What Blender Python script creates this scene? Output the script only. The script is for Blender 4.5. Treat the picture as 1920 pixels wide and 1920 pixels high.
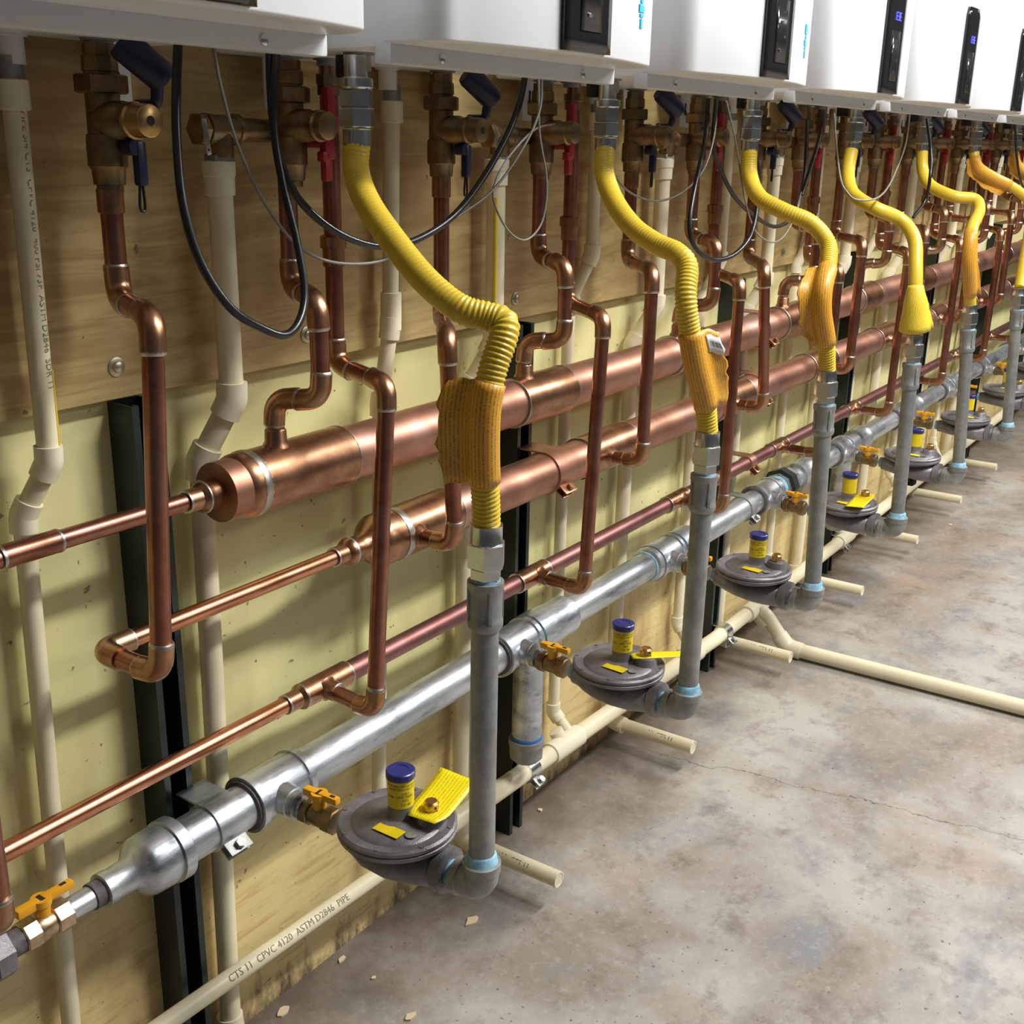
import bpy, bmesh, math, random
from math import pi, sin, cos, radians
from mathutils import Vector, Matrix
random.seed(7)
for o in list(bpy.data.objects): bpy.data.objects.remove(o, do_unlink=True)
SC = bpy.context.scene
COL = SC.collection
V = Vector

# ------------------------------------------------------------------ camera
FPX, PITCH, ROLL, YAW, ZC = 2138.6, radians(18.121), radians(1.1097), radians(34.202), 1.209
_f = V((cos(YAW)*cos(PITCH), sin(YAW)*cos(PITCH), -sin(PITCH)))
_r0 = V((sin(YAW), -cos(YAW), 0)); _u0 = _r0.cross(_f)
_r = _r0*cos(ROLL) + _u0*sin(ROLL); _u = -_r0*sin(ROLL) + _u0*cos(ROLL)
cd = bpy.data.cameras.new('camera'); cam = bpy.data.objects.new('camera', cd); COL.objects.link(cam)
cam.matrix_world = Matrix(((_r.x,_u.x,-_f.x,0),(_r.y,_u.y,-_f.y,0),(_r.z,_u.z,-_f.z,ZC),(0,0,0,1)))
cd.sensor_width = 36; cd.sensor_height = 36; cd.sensor_fit = 'HORIZONTAL'
cd.lens = 36*FPX/1920; cd.clip_start = .02
SC.camera = cam

# ------------------------------------------------------------------ light
w = bpy.data.worlds.new('world'); SC.world = w; w.use_nodes = True
w.node_tree.nodes['Background'].inputs[0].default_value = (.80,.86,1.0,1)
w.node_tree.nodes['Background'].inputs[1].default_value = .045
def area(name, loc, target, sx, sy, power, col=(1,.985,.955)):
    l = bpy.data.lights.new(name, 'AREA'); l.shape = 'RECTANGLE'; l.size = sx; l.size_y = sy
    l.energy = power; l.color = col
    o = bpy.data.objects.new(name, l); COL.objects.link(o); o.location = loc
    o.rotation_euler = (V(target)-V(loc)).to_track_quat('-Z','Y').to_euler()
    return o
area('ceiling_tube', (1.95,-.55,2.62), (1.95,.05,.6), 1.3, .16, 78)
area('far_ceiling_tube', (4.6,-.75,2.62), (4.4,.1,.6), 1.4, .2, 84)
area('room_tube', (3.0,-2.6,2.7), (2.6,.2,.6), 2.2, .3, 22)
SC.view_settings.view_transform = 'Standard'; SC.view_settings.look = 'None'
SC.view_settings.exposure = 0.25; SC.view_settings.gamma = 1; SC.view_settings.use_curve_mapping = False

# ------------------------------------------------------------------ measuring helpers
def ray(px, py): return _f + _r*((px-960)/FPX) - _u*((py-960)/FPX)
def at(px, py, y=None, z=None, x=None):
    d = ray(px, py)
    t = y/d.y if y is not None else ((z-ZC)/d.z if z is not None else x/d.x)
    p = d*t; return V((p.x, p.y, p.z+ZC))
def ats(l): return [at(a,b,c) for a,b,c in l]

# ------------------------------------------------------------------ mesh builder
class MB:
    def __init__(s): s.bm = bmesh.new(); s.mi = 0
    def _f(s, vs):
        try:
            f = s.bm.faces.new(vs); f.material_index = s.mi; return f
        except ValueError: return None
    def frame(s, d, ref=None):
        d = d.normalized(); ref = V(ref) if ref is not None else (V((0,0,1)) if abs(d.z) < .9 else V((1,0,0)))
        a = (ref - d*ref.dot(d)).normalized(); return a, d.cross(a)
    def lathe(s, p, d, prof, n=20, ref=None, phase=0, mats=None, cap=True):
        """prof: list of (t along d, radius); mats: material index per segment"""
        p = V(p); d = V(d).normalized(); a, b = s.frame(d, ref); rings = []
        for t, r in prof:
            rings.append([s.bm.verts.new(p+d*t+(a*cos(phase+2*pi*i/n)+b*sin(phase+2*pi*i/n))*max(r,1e-5)) for i in range(n)])
        m0 = s.mi
        for k in range(len(rings)-1):
            if mats: s.mi = mats[k]
            for i in range(n):
                s._f((rings[k][i], rings[k][(i+1)%n], rings[k+1][(i+1)%n], rings[k+1][i]))
        if cap:
            if mats: s.mi = mats[0]
            s._f(rings[0][::-1])
            if mats: s.mi = mats[-1]
            s._f(rings[-1])
        s.mi = m0
    def cyl(s, p0, p1, r, n=18, r2=None): p0=V(p0); p1=V(p1); s.lathe(p0, p1-p0, [(0,r),((p1-p0).length, r if r2 is None else r2)], n)
    def hexa(s, p, d, t0, t1, r, ref=None, ch=.0015, n=6):
        s.lathe(p, d, [(t0,r*.9),(t0+ch,r),(t1-ch,r),(t1,r*.9)], n, ref, phase=pi/n)
    def path(s, pts, r, n=14, cap=True, rf=None):
        """sweep a circle along dense points; rf(i, s) gives radius"""
        m = len(pts); T = []
        for i in range(m):
            T.append((pts[min(i+1,m-1)]-pts[max(i-1,0)]).normalized())
        a, _ = s.frame(T[0]); rings = []; acc = 0
        for i in range(m):
            a = (a - T[i]*a.dot(T[i])).normalized(); b = T[i].cross(a)
            if i: acc += (pts[i]-pts[i-1]).length
            rr = rf(i, acc) if rf else r
            rings.append([s.bm.verts.new(pts[i]+(a*cos(2*pi*j/n)+b*sin(2*pi*j/n))*rr) for j in range(n)])
        for k in range(m-1):
            for j in range(n):
                s._f((rings[k][j], rings[k][(j+1)%n], rings[k+1][(j+1)%n], rings[k+1][j]))
        if cap: s._f(rings[0][::-1]); s._f(rings[-1])
    def box(s, c, sz, rot=None, bev=0):
        c = V(c); q = rot or Matrix.Identity(3); h = [x/2 for x in sz]
        if bev <= 0:
            vs = [s.bm.verts.new(c+q@V((x*h[0],y*h[1],z*h[2]))) for x in (-1,1) for y in (-1,1) for z in (-1,1)]
            for q4 in ((0,1,3,2),(4,6,7,5),(0,4,5,1),(2,3,7,6),(0,2,6,4),(1,5,7,3)): s._f([vs[i] for i in q4])
        else:
            b = bm2 = bmesh.new(); bmesh.ops.create_cube(b, size=1)
            for v in b.verts: v.co = V((v.co.x*sz[0], v.co.y*sz[1], v.co.z*sz[2]))
            bmesh.ops.bevel(b, geom=b.edges[:], offset=bev, segments=2, affect='EDGES', profile=.6)
            mp = {v: s.bm.verts.new(c+q@v.co) for v in b.verts}
            for f in b.faces: s._f([mp[v] for v in f.verts])
            b.free()
    def prism(s, poly, d, h):
        """poly: list of world points, extruded by vector d*h"""
        d = V(d).normalized()*h
        A = [s.bm.verts.new(V(p)) for p in poly]; B = [s.bm.verts.new(V(p)+d) for p in poly]; n = len(A)
        s._f(A[::-1]); s._f(B)
        for i in range(n): s._f((A[i],A[(i+1)%n],B[(i+1)%n],B[i]))
    def grid(s, rows):
        G = [[s.bm.verts.new(V(p)) for p in r] for r in rows]
        for i in range(len(G)-1):
            for j in range(len(G[0])-1): s._f((G[i][j],G[i][j+1],G[i+1][j+1],G[i+1][j]))
ORG = {}
def build(name, mb, mats, parent=None, loc=None, sharp=38):
    me = bpy.data.meshes.new(name)
    org = ORG[parent.name] if parent is not None else V(loc or (0,0,0))
    bm = mb.bm
    bmesh.ops.recalc_face_normals(bm, faces=bm.faces[:])
    for v in bm.verts: v.co -= org
    lim = radians(sharp)
    for f in bm.faces: f.smooth = True
    for e in bm.edges:
        if len(e.link_faces) == 2 and e.calc_face_angle(0) > lim: e.smooth = False
    bm.to_mesh(me); bm.free()
    for m in (mats if isinstance(mats,(list,tuple)) else [mats]): me.materials.append(m)
    o = bpy.data.objects.new(name, me); COL.objects.link(o)
    if parent is not None: o.parent = parent
    else: o.location = org
    ORG[o.name] = org
    return o
def tag(o, label, cat, group=None, kind=None):
    o['label'] = label; o['category'] = cat
    if group: o['group'] = group
    if kind: o['kind'] = kind
    return o
def thing(name, label, cat, loc, group=None):
    o = bpy.data.objects.new(name, None); COL.objects.link(o); o.location = loc; o.empty_display_size = .02
    ORG[o.name] = V(loc); return tag(o, label, cat, group)
def struct(name, mb, mats, loc=(0,0,0)):
    o = build(name, mb, mats, None, loc); o['kind'] = 'structure'; return o
def copy_tree(o, parent=None):
    c = o.copy(); COL.objects.link(c); c.parent = parent
    for ch in list(o.children): copy_tree(ch, c)
    return c
def solidify(o, t):
    m = o.modifiers.new('thickness','SOLIDIFY'); m.thickness = t; m.offset = 0

# rounded path from corner points
def rounded(pts, rad, seg=7, step=None):
    pts = [V(p) for p in pts]; out = [pts[0]]; arcs = []
    for i in range(1, len(pts)-1):
        p = pts[i]; a = pts[i-1]-p; b = pts[i+1]-p
        R = rad[i-1] if isinstance(rad,(list,tuple)) else rad
        th = a.angle(b)
        t = min(R/math.tan(th/2) if th < pi-.01 else 0, a.length*.49, b.length*.49)
        R = t*math.tan(th/2); a = a.normalized(); b = b.normalized()
        if t < 1e-5: out.append(p); continue
        c = p+(a+b).normalized()*(R/sin(th/2)); v0 = p+a*t-c; v1 = p+b*t-c; ang = v0.angle(v1); ax = v0.cross(v1).normalized()
        arc = [c+Matrix.Rotation(ang*k/seg,3,ax)@v0 for k in range(seg+1)]
        arcs.append(arc); out += arc
    out.append(pts[-1]); return out, arcs
def spline(pts, n=12):
    pts = [V(p) for p in pts]; out = []
    P = [pts[0]*2-pts[1]]+pts+[pts[-1]*2-pts[-2]]
    for i in range(1, len(P)-2):
        for k in range(n):
            t = k/n; a,b,c,d = P[i-1],P[i],P[i+1],P[i+2]
            out.append(.5*((2*b)+(c-a)*t+(2*a-5*b+4*c-d)*t*t+(3*b-a-3*c+d)*t**3))
    out.append(pts[-1]); return out
def resample(pts, step):
    out = [pts[0]]; need = step
    for i in range(len(pts)-1):
        a, b = pts[i], pts[i+1]; L = (b-a).length; pos = 0
        while L-pos >= need:
            pos += need; out.append(a.lerp(b, pos/L)); need = step
        need -= (L-pos)
    return out

# ------------------------------------------------------------------ materials
def mat(name, col, rough=.5, metal=0, c2=None, scale=30, c3=None, scale2=6, bump=0, bscale=200, stretch=(1,1,1), emit=None, coat=0, spec=None, lo=.35, hi=.65, lo2=.5, hi2=.68):
    m = bpy.data.materials.new(name); m.use_nodes = True; nt = m.node_tree; b = nt.nodes['Principled BSDF']
    b.inputs['Roughness'].default_value = rough; b.inputs['Metallic'].default_value = metal
    b.inputs['Base Color'].default_value = (*col,1)
    if coat: b.inputs['Coat Weight'].default_value = coat; b.inputs['Coat Roughness'].default_value = .08
    if spec is not None: b.inputs['Specular IOR Level'].default_value = spec
    if emit: b.inputs['Emission Color'].default_value = (*emit[0],1); b.inputs['Emission Strength'].default_value = emit[1]
    if c2 or c3 or bump:
        g = nt.nodes.new('ShaderNodeNewGeometry'); mp = nt.nodes.new('ShaderNodeMapping'); mp.inputs['Scale'].default_value = stretch
        nt.links.new(g.outputs['Position'], mp.inputs['Vector'])
        last = None
        for cc, s_, l_, h_ in ((c2,scale,lo,hi),(c3,scale2,lo2,hi2)):
            if not cc: continue
            nz = nt.nodes.new('ShaderNodeTexNoise'); nz.inputs['Scale'].default_value = s_; nz.inputs['Detail'].default_value = 6
            nz.inputs['Roughness'].default_value = .65
            nt.links.new(mp.outputs[0], nz.inputs['Vector'])
            mr = nt.nodes.new('ShaderNodeMapRange'); mr.inputs['From Min'].default_value = l_; mr.inputs['From Max'].default_value = h_
            nt.links.new(nz.outputs['Fac'], mr.inputs['Value'])
            mx = nt.nodes.new('ShaderNodeMix'); mx.data_type = 'RGBA'
            nt.links.new(mr.outputs[0], mx.inputs['Factor'])
            if last: nt.links.new(last, mx.inputs['A'])
            else: mx.inputs['A'].default_value = (*col,1)
            mx.inputs['B'].default_value = (*cc,1); last = mx.outputs['Result']
        if last: nt.links.new(last, b.inputs['Base Color'])
        if bump:
            nz = nt.nodes.new('ShaderNodeTexNoise'); nz.inputs['Scale'].default_value = bscale; nz.inputs['Detail'].default_value = 4
            nt.links.new(mp.outputs[0], nz.inputs['Vector'])
            bp = nt.nodes.new('ShaderNodeBump'); bp.inputs['Strength'].default_value = bump; bp.inputs['Distance'].default_value = .002
            nt.links.new(nz.outputs['Fac'], bp.inputs['Height']); nt.links.new(bp.outputs[0], b.inputs['Normal'])
    return m
COPPER = mat('copper_tube', (.41,.185,.125), .33, 1, (.27,.10,.065), 26, (.38,.19,.15), 9)
COPPER_BRIGHT = mat('bright_copper', (.72,.33,.19), .27, 1, (.55,.23,.13), 34)
COPPER_FIT = mat('copper_fitting', (.50,.265,.155), .33, 1, (.31,.155,.085), 38, (.46,.30,.18), 14)
COPPER_BIG = mat('wide_copper_tube', (.55,.29,.205), .45, 1, (.40,.20,.135), 16, (.50,.32,.28), 7)
COPPER_DULL = mat('dull_purple_copper', (.34,.17,.165), .46, 1, (.27,.125,.11), 30)
SOLDER = mat('solder', (.50,.46,.41), .38, 1)
BRASS_OLD = mat('tarnished_brass', (.36,.235,.115), .43, 1, (.21,.135,.07), 60, (.20,.22,.17), 40)
BRASS = mat('brass', (.66,.44,.18), .3, 1, (.50,.32,.13), 80)
BRASS_PALE = mat('pale_brass', (.66,.50,.34), .33, 1, (.44,.31,.19), 70)
GALV = mat('galvanized_steel', (.45,.485,.52), .40, .88, (.22,.24,.26), 48, (.64,.67,.70), 26, bump=.12, bscale=240, stretch=(.22,1,1), lo=.50, hi=.66, lo2=.46, hi2=.6)
GALV_DULL = mat('dull_galvanized_steel', (.36,.375,.365), .52, .75, (.27,.28,.27), 60, (.44,.45,.43), 14, bump=.12, bscale=300)
ZINC = mat('zinc_plated_steel', (.74,.76,.74), .25, 1, (.60,.62,.60), 50)
CAST = mat('cast_aluminium', (.225,.215,.23), .47, .5, (.165,.155,.16), 45, (.30,.29,.31), 12, bump=.25, bscale=420)
ROYAL = mat('royal_blue_sealant', (.04,.13,.38), .5)
SEAL = mat('blue_pipe_sealant', (.12,.30,.46), .55, 0, (.35,.60,.72), 70)
DARKSEAL = mat('dark_pipe_sealant', (.05,.055,.07), .6, 0, (.16,.12,.12), 90)
CREAM = mat('cream_plastic', (.755,.69,.49), .40, 0, (.70,.63,.43), 9)
CREAM_FIT = mat('cream_plastic_fitting', (.77,.71,.53), .40)
WHITEPL = mat('white_plastic', (.72,.71,.68), .4)
YSTRIPE = mat('yellow_stripe', (.72,.50,.03), .5)
INK = mat('printing_ink', (.05,.045,.035), .6)
INKW = mat('faded_ink', (.24,.20,.12), .7)
RUBBER = mat('black_rubber', (.012,.012,.014), .28)
WIRE = mat('grey_wire', (.20,.19,.165), .4)
NAVY = mat('navy_plastic', (.012,.014,.05), .36)
RED = mat('red_plastic', (.36,.018,.03), .4)
HOSE = mat('yellow_coated_hose', (.70,.50,.035), .36, 0, (.62,.43,.03), 20)
TAGM = mat('yellow_tag', (.74,.56,.01), .4)
ORANGE = mat('orange_yellow_plastic', (.78,.36,.012), .42)
BLUECAP = mat('blue_cap', (.015,.025,.16), .33)
ENAMEL = mat('white_enamel', (.80,.82,.85), .33)
ENAMEL_GREY = mat('grey_white_steel', (.66,.68,.69), .42)
GLOSSBLACK = mat('gloss_black_plastic', (.012,.012,.013), .09, spec=.6)
PANELGREY = mat('panel_button_plastic', (.02,.019,.018), .14)
CYAN = mat('cyan_print', (.02,.48,.72), .4)
LED = mat('blue_display', (.02,.02,.3), .3, emit=((.12,.12,1),1.6))
STRUT = mat('dark_green_strut', (.012,.020,.019), .42, .2, (.018,.03,.03), 12)
SLOT = mat('black_slot', (.004,.004,.004), .8)
SCREW = mat('steel_screw', (.50,.46,.34), .35, 1)
DARKHOLE = mat('dark_hole', (.02,.018,.016), .7)
CHIP = mat('wood_chip', (.56,.44,.30), .8)
WHITELAB = mat('white_label', (.74,.74,.74), .5)

def streak_tag(name, col, dark):     # ochre label with rows of small print running along the hose
    m = mat(name, col, .42); nt = m.node_tree; b = nt.nodes['Principled BSDF']
    uv = nt.nodes.new('ShaderNodeUVMap'); sp = nt.nodes.new('ShaderNodeSeparateXYZ'); nt.links.new(uv.outputs[0], sp.inputs[0])
    wv = nt.nodes.new('ShaderNodeMath'); wv.operation = 'SINE'; mu = nt.nodes.new('ShaderNodeMath'); mu.operation = 'MULTIPLY'; mu.inputs[1].default_value = 2*pi/.0042
    nt.links.new(sp.outputs[0], mu.inputs[0]); nt.links.new(mu.outputs[0], wv.inputs[0])
    cm = nt.nodes.new('ShaderNodeMapping'); cm.inputs['Scale'].default_value = (240,900,1); nt.links.new(uv.outputs[0], cm.inputs[0])
    nz = nt.nodes.new('ShaderNodeTexNoise'); nz.inputs['Scale'].default_value = 1; nz.inputs['Detail'].default_value = 2; nt.links.new(cm.outputs[0], nz.inputs['Vector'])
    r1 = nt.nodes.new('ShaderNodeMapRange'); r1.inputs['From Min'].default_value = .35; r1.inputs['From Max'].default_value = .7; nt.links.new(wv.outputs[0], r1.inputs['Value'])
    r2 = nt.nodes.new('ShaderNodeMapRange'); r2.inputs['From Min'].default_value = .42; r2.inputs['From Max'].default_value = .52; nt.links.new(nz.outputs['Fac'], r2.inputs['Value'])
    mm = nt.nodes.new('ShaderNodeMath'); mm.operation = 'MULTIPLY'; nt.links.new(r1.outputs[0], mm.inputs[0]); nt.links.new(r2.outputs[0], mm.inputs[1])
    m2 = nt.nodes.new('ShaderNodeMath'); m2.operation = 'MULTIPLY'; m2.inputs[1].default_value = .75; nt.links.new(mm.outputs[0], m2.inputs[0])
    mx = nt.nodes.new('ShaderNodeMix'); mx.data_type = 'RGBA'; mx.inputs['A'].default_value = (*col,1); mx.inputs['B'].default_value = (*dark,1)
    nt.links.new(m2.outputs[0], mx.inputs['Factor']); nt.links.new(mx.outputs['Result'], b.inputs['Base Color']); return m
TAGOCHRE = streak_tag('ochre_printed_tag', (.70,.345,.03), (.17,.08,.01))
TAGYELLOW = streak_tag('yellow_printed_tag', (.80,.60,.05), (.40,.28,.02))
TAGBRIGHT = streak_tag('bright_yellow_printed_tag', (.80,.66,.005), (.38,.30,.0))

def node_mix(nt, fac, a, b):
    mx = nt.nodes.new('ShaderNodeMix'); mx.data_type = 'RGBA'
    nt.links.new(fac, mx.inputs['Factor'])
    for k, x in (('A',a),('B',b)):
        if isinstance(x, tuple): mx.inputs[k].default_value = (*x,1)
        else: nt.links.new(x, mx.inputs[k])
    return mx.outputs['Result']
def noise(nt, vec, scale, detail=6, rough=.6, dist=0):
    n = nt.nodes.new('ShaderNodeTexNoise'); n.inputs['Scale'].default_value = scale; n.inputs['Detail'].default_value = detail
    n.inputs['Roughness'].default_value = rough; n.inputs['Distortion'].default_value = dist; nt.links.new(vec, n.inputs['Vector']); return n.outputs['Fac']
def remap(nt, v, a, b, c=0, d=1):
    n = nt.nodes.new('ShaderNodeMapRange'); n.inputs['From Min'].default_value = a; n.inputs['From Max'].default_value = b
    n.inputs['To Min'].default_value = c; n.inputs['To Max'].default_value = d; nt.links.new(v, n.inputs['Value']); return n.outputs[0]
def mth(nt, op, a, b=None):
    n = nt.nodes.new('ShaderNodeMath'); n.operation = op
    for i, x in enumerate((a,b)):
        if x is None: continue
        if isinstance(x,(int,float)): n.inputs[i].default_value = x
        else: nt.links.new(x, n.inputs[i])
    return n.outputs[0]
def base(name, rough):
    m = bpy.data.materials.new(name); m.use_nodes = True; nt = m.node_tree; b = nt.nodes['Principled BSDF']; b.inputs['Roughness'].default_value = rough
    g = nt.nodes.new('ShaderNodeNewGeometry'); return m, nt, b, g.outputs['Position']
def scaled(nt, vec, s):
    mp = nt.nodes.new('ShaderNodeMapping'); mp.inputs['Scale'].default_value = s; nt.links.new(vec, mp.inputs['Vector']); return mp.outputs[0]

# concrete: mottled grey and brown, blue-grey blotches, dirt along the wall, one hairline crack
FLOORM, nt, b, pos = base('stained_concrete', .52)
sx = nt.nodes.new('ShaderNodeSeparateXYZ'); nt.links.new(pos, sx.inputs[0])
c = node_mix(nt, remap(nt, noise(nt,pos,3.2,8,.6,.3), .38,.62), (.25,.215,.18), (.42,.395,.36))
c = node_mix(nt, remap(nt, noise(nt,scaled(nt,pos,(1,1.3,1)),5.5,6,.62), .54,.68,0,.75), c, (.20,.215,.235))
c = node_mix(nt, remap(nt, noise(nt,scaled(nt,pos,(1.2,.9,1)),2.3,5,.6), .55,.70,0,.7), c, (.34,.245,.175))
c = node_mix(nt, remap(nt, noise(nt,pos,11,7,.7), .52,.68,0,.7), c, (.16,.125,.105))
c = node_mix(nt, remap(nt, noise(nt,pos,60,4,.7), .52,.75,0,.35), c, (.52,.50,.46))
c = node_mix(nt, remap(nt, noise(nt,pos,95,3,.6), .66,.70,0,.8), c, (.09,.08,.075))
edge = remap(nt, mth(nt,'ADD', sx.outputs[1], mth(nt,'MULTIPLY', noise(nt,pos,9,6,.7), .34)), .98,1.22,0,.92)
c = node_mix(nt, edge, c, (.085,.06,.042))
A_, B_ = at(1180,1400,z=0), at(1800,1545,z=0)
dx, dy = B_.x-A_.x, B_.y-A_.y; L_ = math.hypot(dx,dy)
dist = mth(nt,'ADD', mth(nt,'MULTIPLY', mth(nt,'SUBTRACT',sx.outputs[0],A_.x), -dy/L_), mth(nt,'MULTIPLY', mth(nt,'SUBTRACT',sx.outputs[1],A_.y), dx/L_))
dist = mth(nt,'ADD', dist, mth(nt,'MULTIPLY', mth(nt,'SUBTRACT', noise(nt,pos,7,5,.7), .5), .09))
crack = mth(nt,'LESS_THAN', mth(nt,'ABSOLUTE', dist), .0012)
c = node_mix(nt, mth(nt,'MULTIPLY',crack,.75), c, (.09,.075,.06))
nt.links.new(c, b.inputs['Base Color'])
nt.links.new(remap(nt, noise(nt,pos,4,4), .3,.7,.42,.62), b.inputs['Roughness'])
bp = nt.nodes.new('ShaderNodeBump'); bp.inputs['Strength'].default_value = .35; bp.inputs['Distance'].default_value = .003
nt.links.new(noise(nt,pos,70,6,.7), bp.inputs['Height']); nt.links.new(bp.outputs[0], b.inputs['Normal'])

# pale yellow painted board with stains and specks
WALLM, nt, b, pos = base('yellow_painted_board', .5)
sx = nt.nodes.new('ShaderNodeSeparateXYZ'); nt.links.new(pos, sx.inputs[0])
c = node_mix(nt, remap(nt, noise(nt,pos,3,5,.6), .35,.65), (.72,.68,.34), (.62,.585,.265))
low = remap(nt, mth(nt,'ADD', sx.outputs[2], mth(nt,'MULTIPLY', noise(nt,pos,5,5,.6), .35)), .62,.36,0,1)
c = node_mix(nt, mth(nt,'MULTIPLY',low,.9), c, (.70,.545,.25))
grain = noise(nt,scaled(nt,pos,(3,1,26)),3,6,.65,.6)
c = node_mix(nt, mth(nt,'MULTIPLY', low, remap(nt, grain, .50,.70,0,.7)), c, (.42,.27,.09))
rust = remap(nt, noise(nt,scaled(nt,pos,(1.4,1,.55)),3.1,6,.62), .50,.68,0,.85)
c = node_mix(nt, mth(nt,'MULTIPLY',rust,remap(nt,sx.outputs[2],.62,.35,0,1)), c, (.36,.19,.06))
c = node_mix(nt, remap(nt, noise(nt,pos,75,4,.6), .675,.71,0,.8), c, (.14,.10,.06))
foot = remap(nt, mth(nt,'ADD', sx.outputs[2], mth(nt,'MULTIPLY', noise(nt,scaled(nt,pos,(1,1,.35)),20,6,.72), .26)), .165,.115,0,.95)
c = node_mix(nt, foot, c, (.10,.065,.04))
nt.links.new(c, b.inputs['Base Color'])
bp = nt.nodes.new('ShaderNodeBump'); bp.inputs['Strength'].default_value = .2; bp.inputs['Distance'].default_value = .002
nt.links.new(noise(nt,pos,40,5,.6), bp.inputs['Height']); nt.links.new(bp.outputs[0], b.inputs['Normal'])

# bare plywood: horizontal wavy grain
PLYM, nt, b, pos = base('plywood', .62)
g1 = noise(nt,scaled(nt,pos,(1.3,1,9)),3.2,7,.62,1.4)
c = node_mix(nt, remap(nt,g1,.36,.62), (.37,.25,.09), (.54,.41,.18))
g2 = noise(nt,scaled(nt,pos,(2.2,1,40)),3,5,.6,.9)
c = node_mix(nt, remap(nt,g2,.52,.74,0,.6), c, (.30,.18,.055))
c = node_mix(nt, remap(nt,noise(nt,pos,2.6,4,.55),.56,.72,0,.5), c, (.27,.15,.065))
c = node_mix(nt, remap(nt,noise(nt,pos,40,3,.6),.68,.72,0,.8), c, (.10,.06,.035))
nt.links.new(c, b.inputs['Base Color'])

# ------------------------------------------------------------------ the setting
X0, X1, YW, YP, ZP = -1.6, 9.0, 1.045, 1.025, .936
m = MB(); m.box(((X0+X1)/2, -1.2, -.05), (X1-X0, 4.6, .1)); struct('floor', m, FLOORM)
m = MB(); m.box(((X0+X1)/2, YW+.04, 1.3), (X1-X0, .08, 2.6)); struct('wall_back', m, WALLM)
pw = MB(); pw.box(((X0+X1)/2, YP+.0095, (ZP+2.45)/2), (X1-X0, .0188, 2.45-ZP), bev=.0015)
ob = build('plywood_panel', pw, PLYM); tag(ob, 'long bare plywood backing panel screwed across the upper wall behind the heaters', 'panel', kind='structure')

ORD = ['zeroth','first','second','third','fourth','fifth','sixth','seventh','eighth','ninth','tenth']
S = .52
# strut channels
for i, xc in enumerate((.752, 1.488, 2.323, 3.14, 3.893, 4.77, 5.6)):
    z0 = .0 if i < 6 else 0
    t = thing('strut_channel', f'dark green upright steel strut channel on the yellow wall, {ORD[i+1]} from the left', 'strut', (xc+.02, YW, 0), 'strut channels on the wall')
    m = MB(); h = .93; w_ = .041
    yb, yf, th, lip = YW-.0005, 1.003, .0025, .009
    poly = [(xc,yb,0),(xc+w_,yb,0),(xc+w_,yf,0),(xc+w_-lip,yf,0),(xc+w_-lip,yf+.009,0),(xc+w_-lip+th,yf+.009,0),(xc+w_-lip+th,yf+th,0),(xc+w_-th,yf+th,0),(xc+w_-th,yb-th,0),
            (xc+th,yb-th,0),(xc+th,yf+th,0),(xc+lip-th,yf+th,0),(xc+lip-th,yf+.009,0),(xc+lip,yf+.009,0),(xc+lip,yf,0),(xc,yf,0)]
    m.prism(poly, (0,0,1), h); build('channel', m, STRUT, t)
    m = MB()
    for k in range(18): m.box((xc+w_/2, yb-th-.0006, .04+k*.05), (.013,.0006,.028))
    build('slot', m, SLOT, t)
# plywood screws with washers
for i, (px, py) in enumerate(((218,688),(575,627),(966,560),(1270,395),(1415,470))):
    p = at(px, py, YP)
    if i == 3: p = at(1300, 492, YP)
    if i == 4: p = V((2.62, YP, .968))
    lab = ['shiny washer head screw in the plywood left of the thick copper drop pipe','washer head screw in the plywood behind the first black cable loop','washer head screw in the plywood beside the bend of the first yellow hose',
           'washer head screw in the plywood below the second black cable loop','washer head screw in the plywood behind the third yellow hose bend'][i]
    t = thing('wood_screw', lab, 'screw', p, 'screws in the plywood')
    m = MB(); m.lathe(p, (0,-1,0), [(0,.0105),(.001,.0105),(.0022,.007)], 18); build('washer', m, SCREW, t)
    m = MB(); m.lathe(p+V((0,-.0022,0)), (0,-1,0), [(0,.0062),(.0022,.0055),(.0034,.0025)], 16); build('head', m, SCREW, t)

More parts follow.
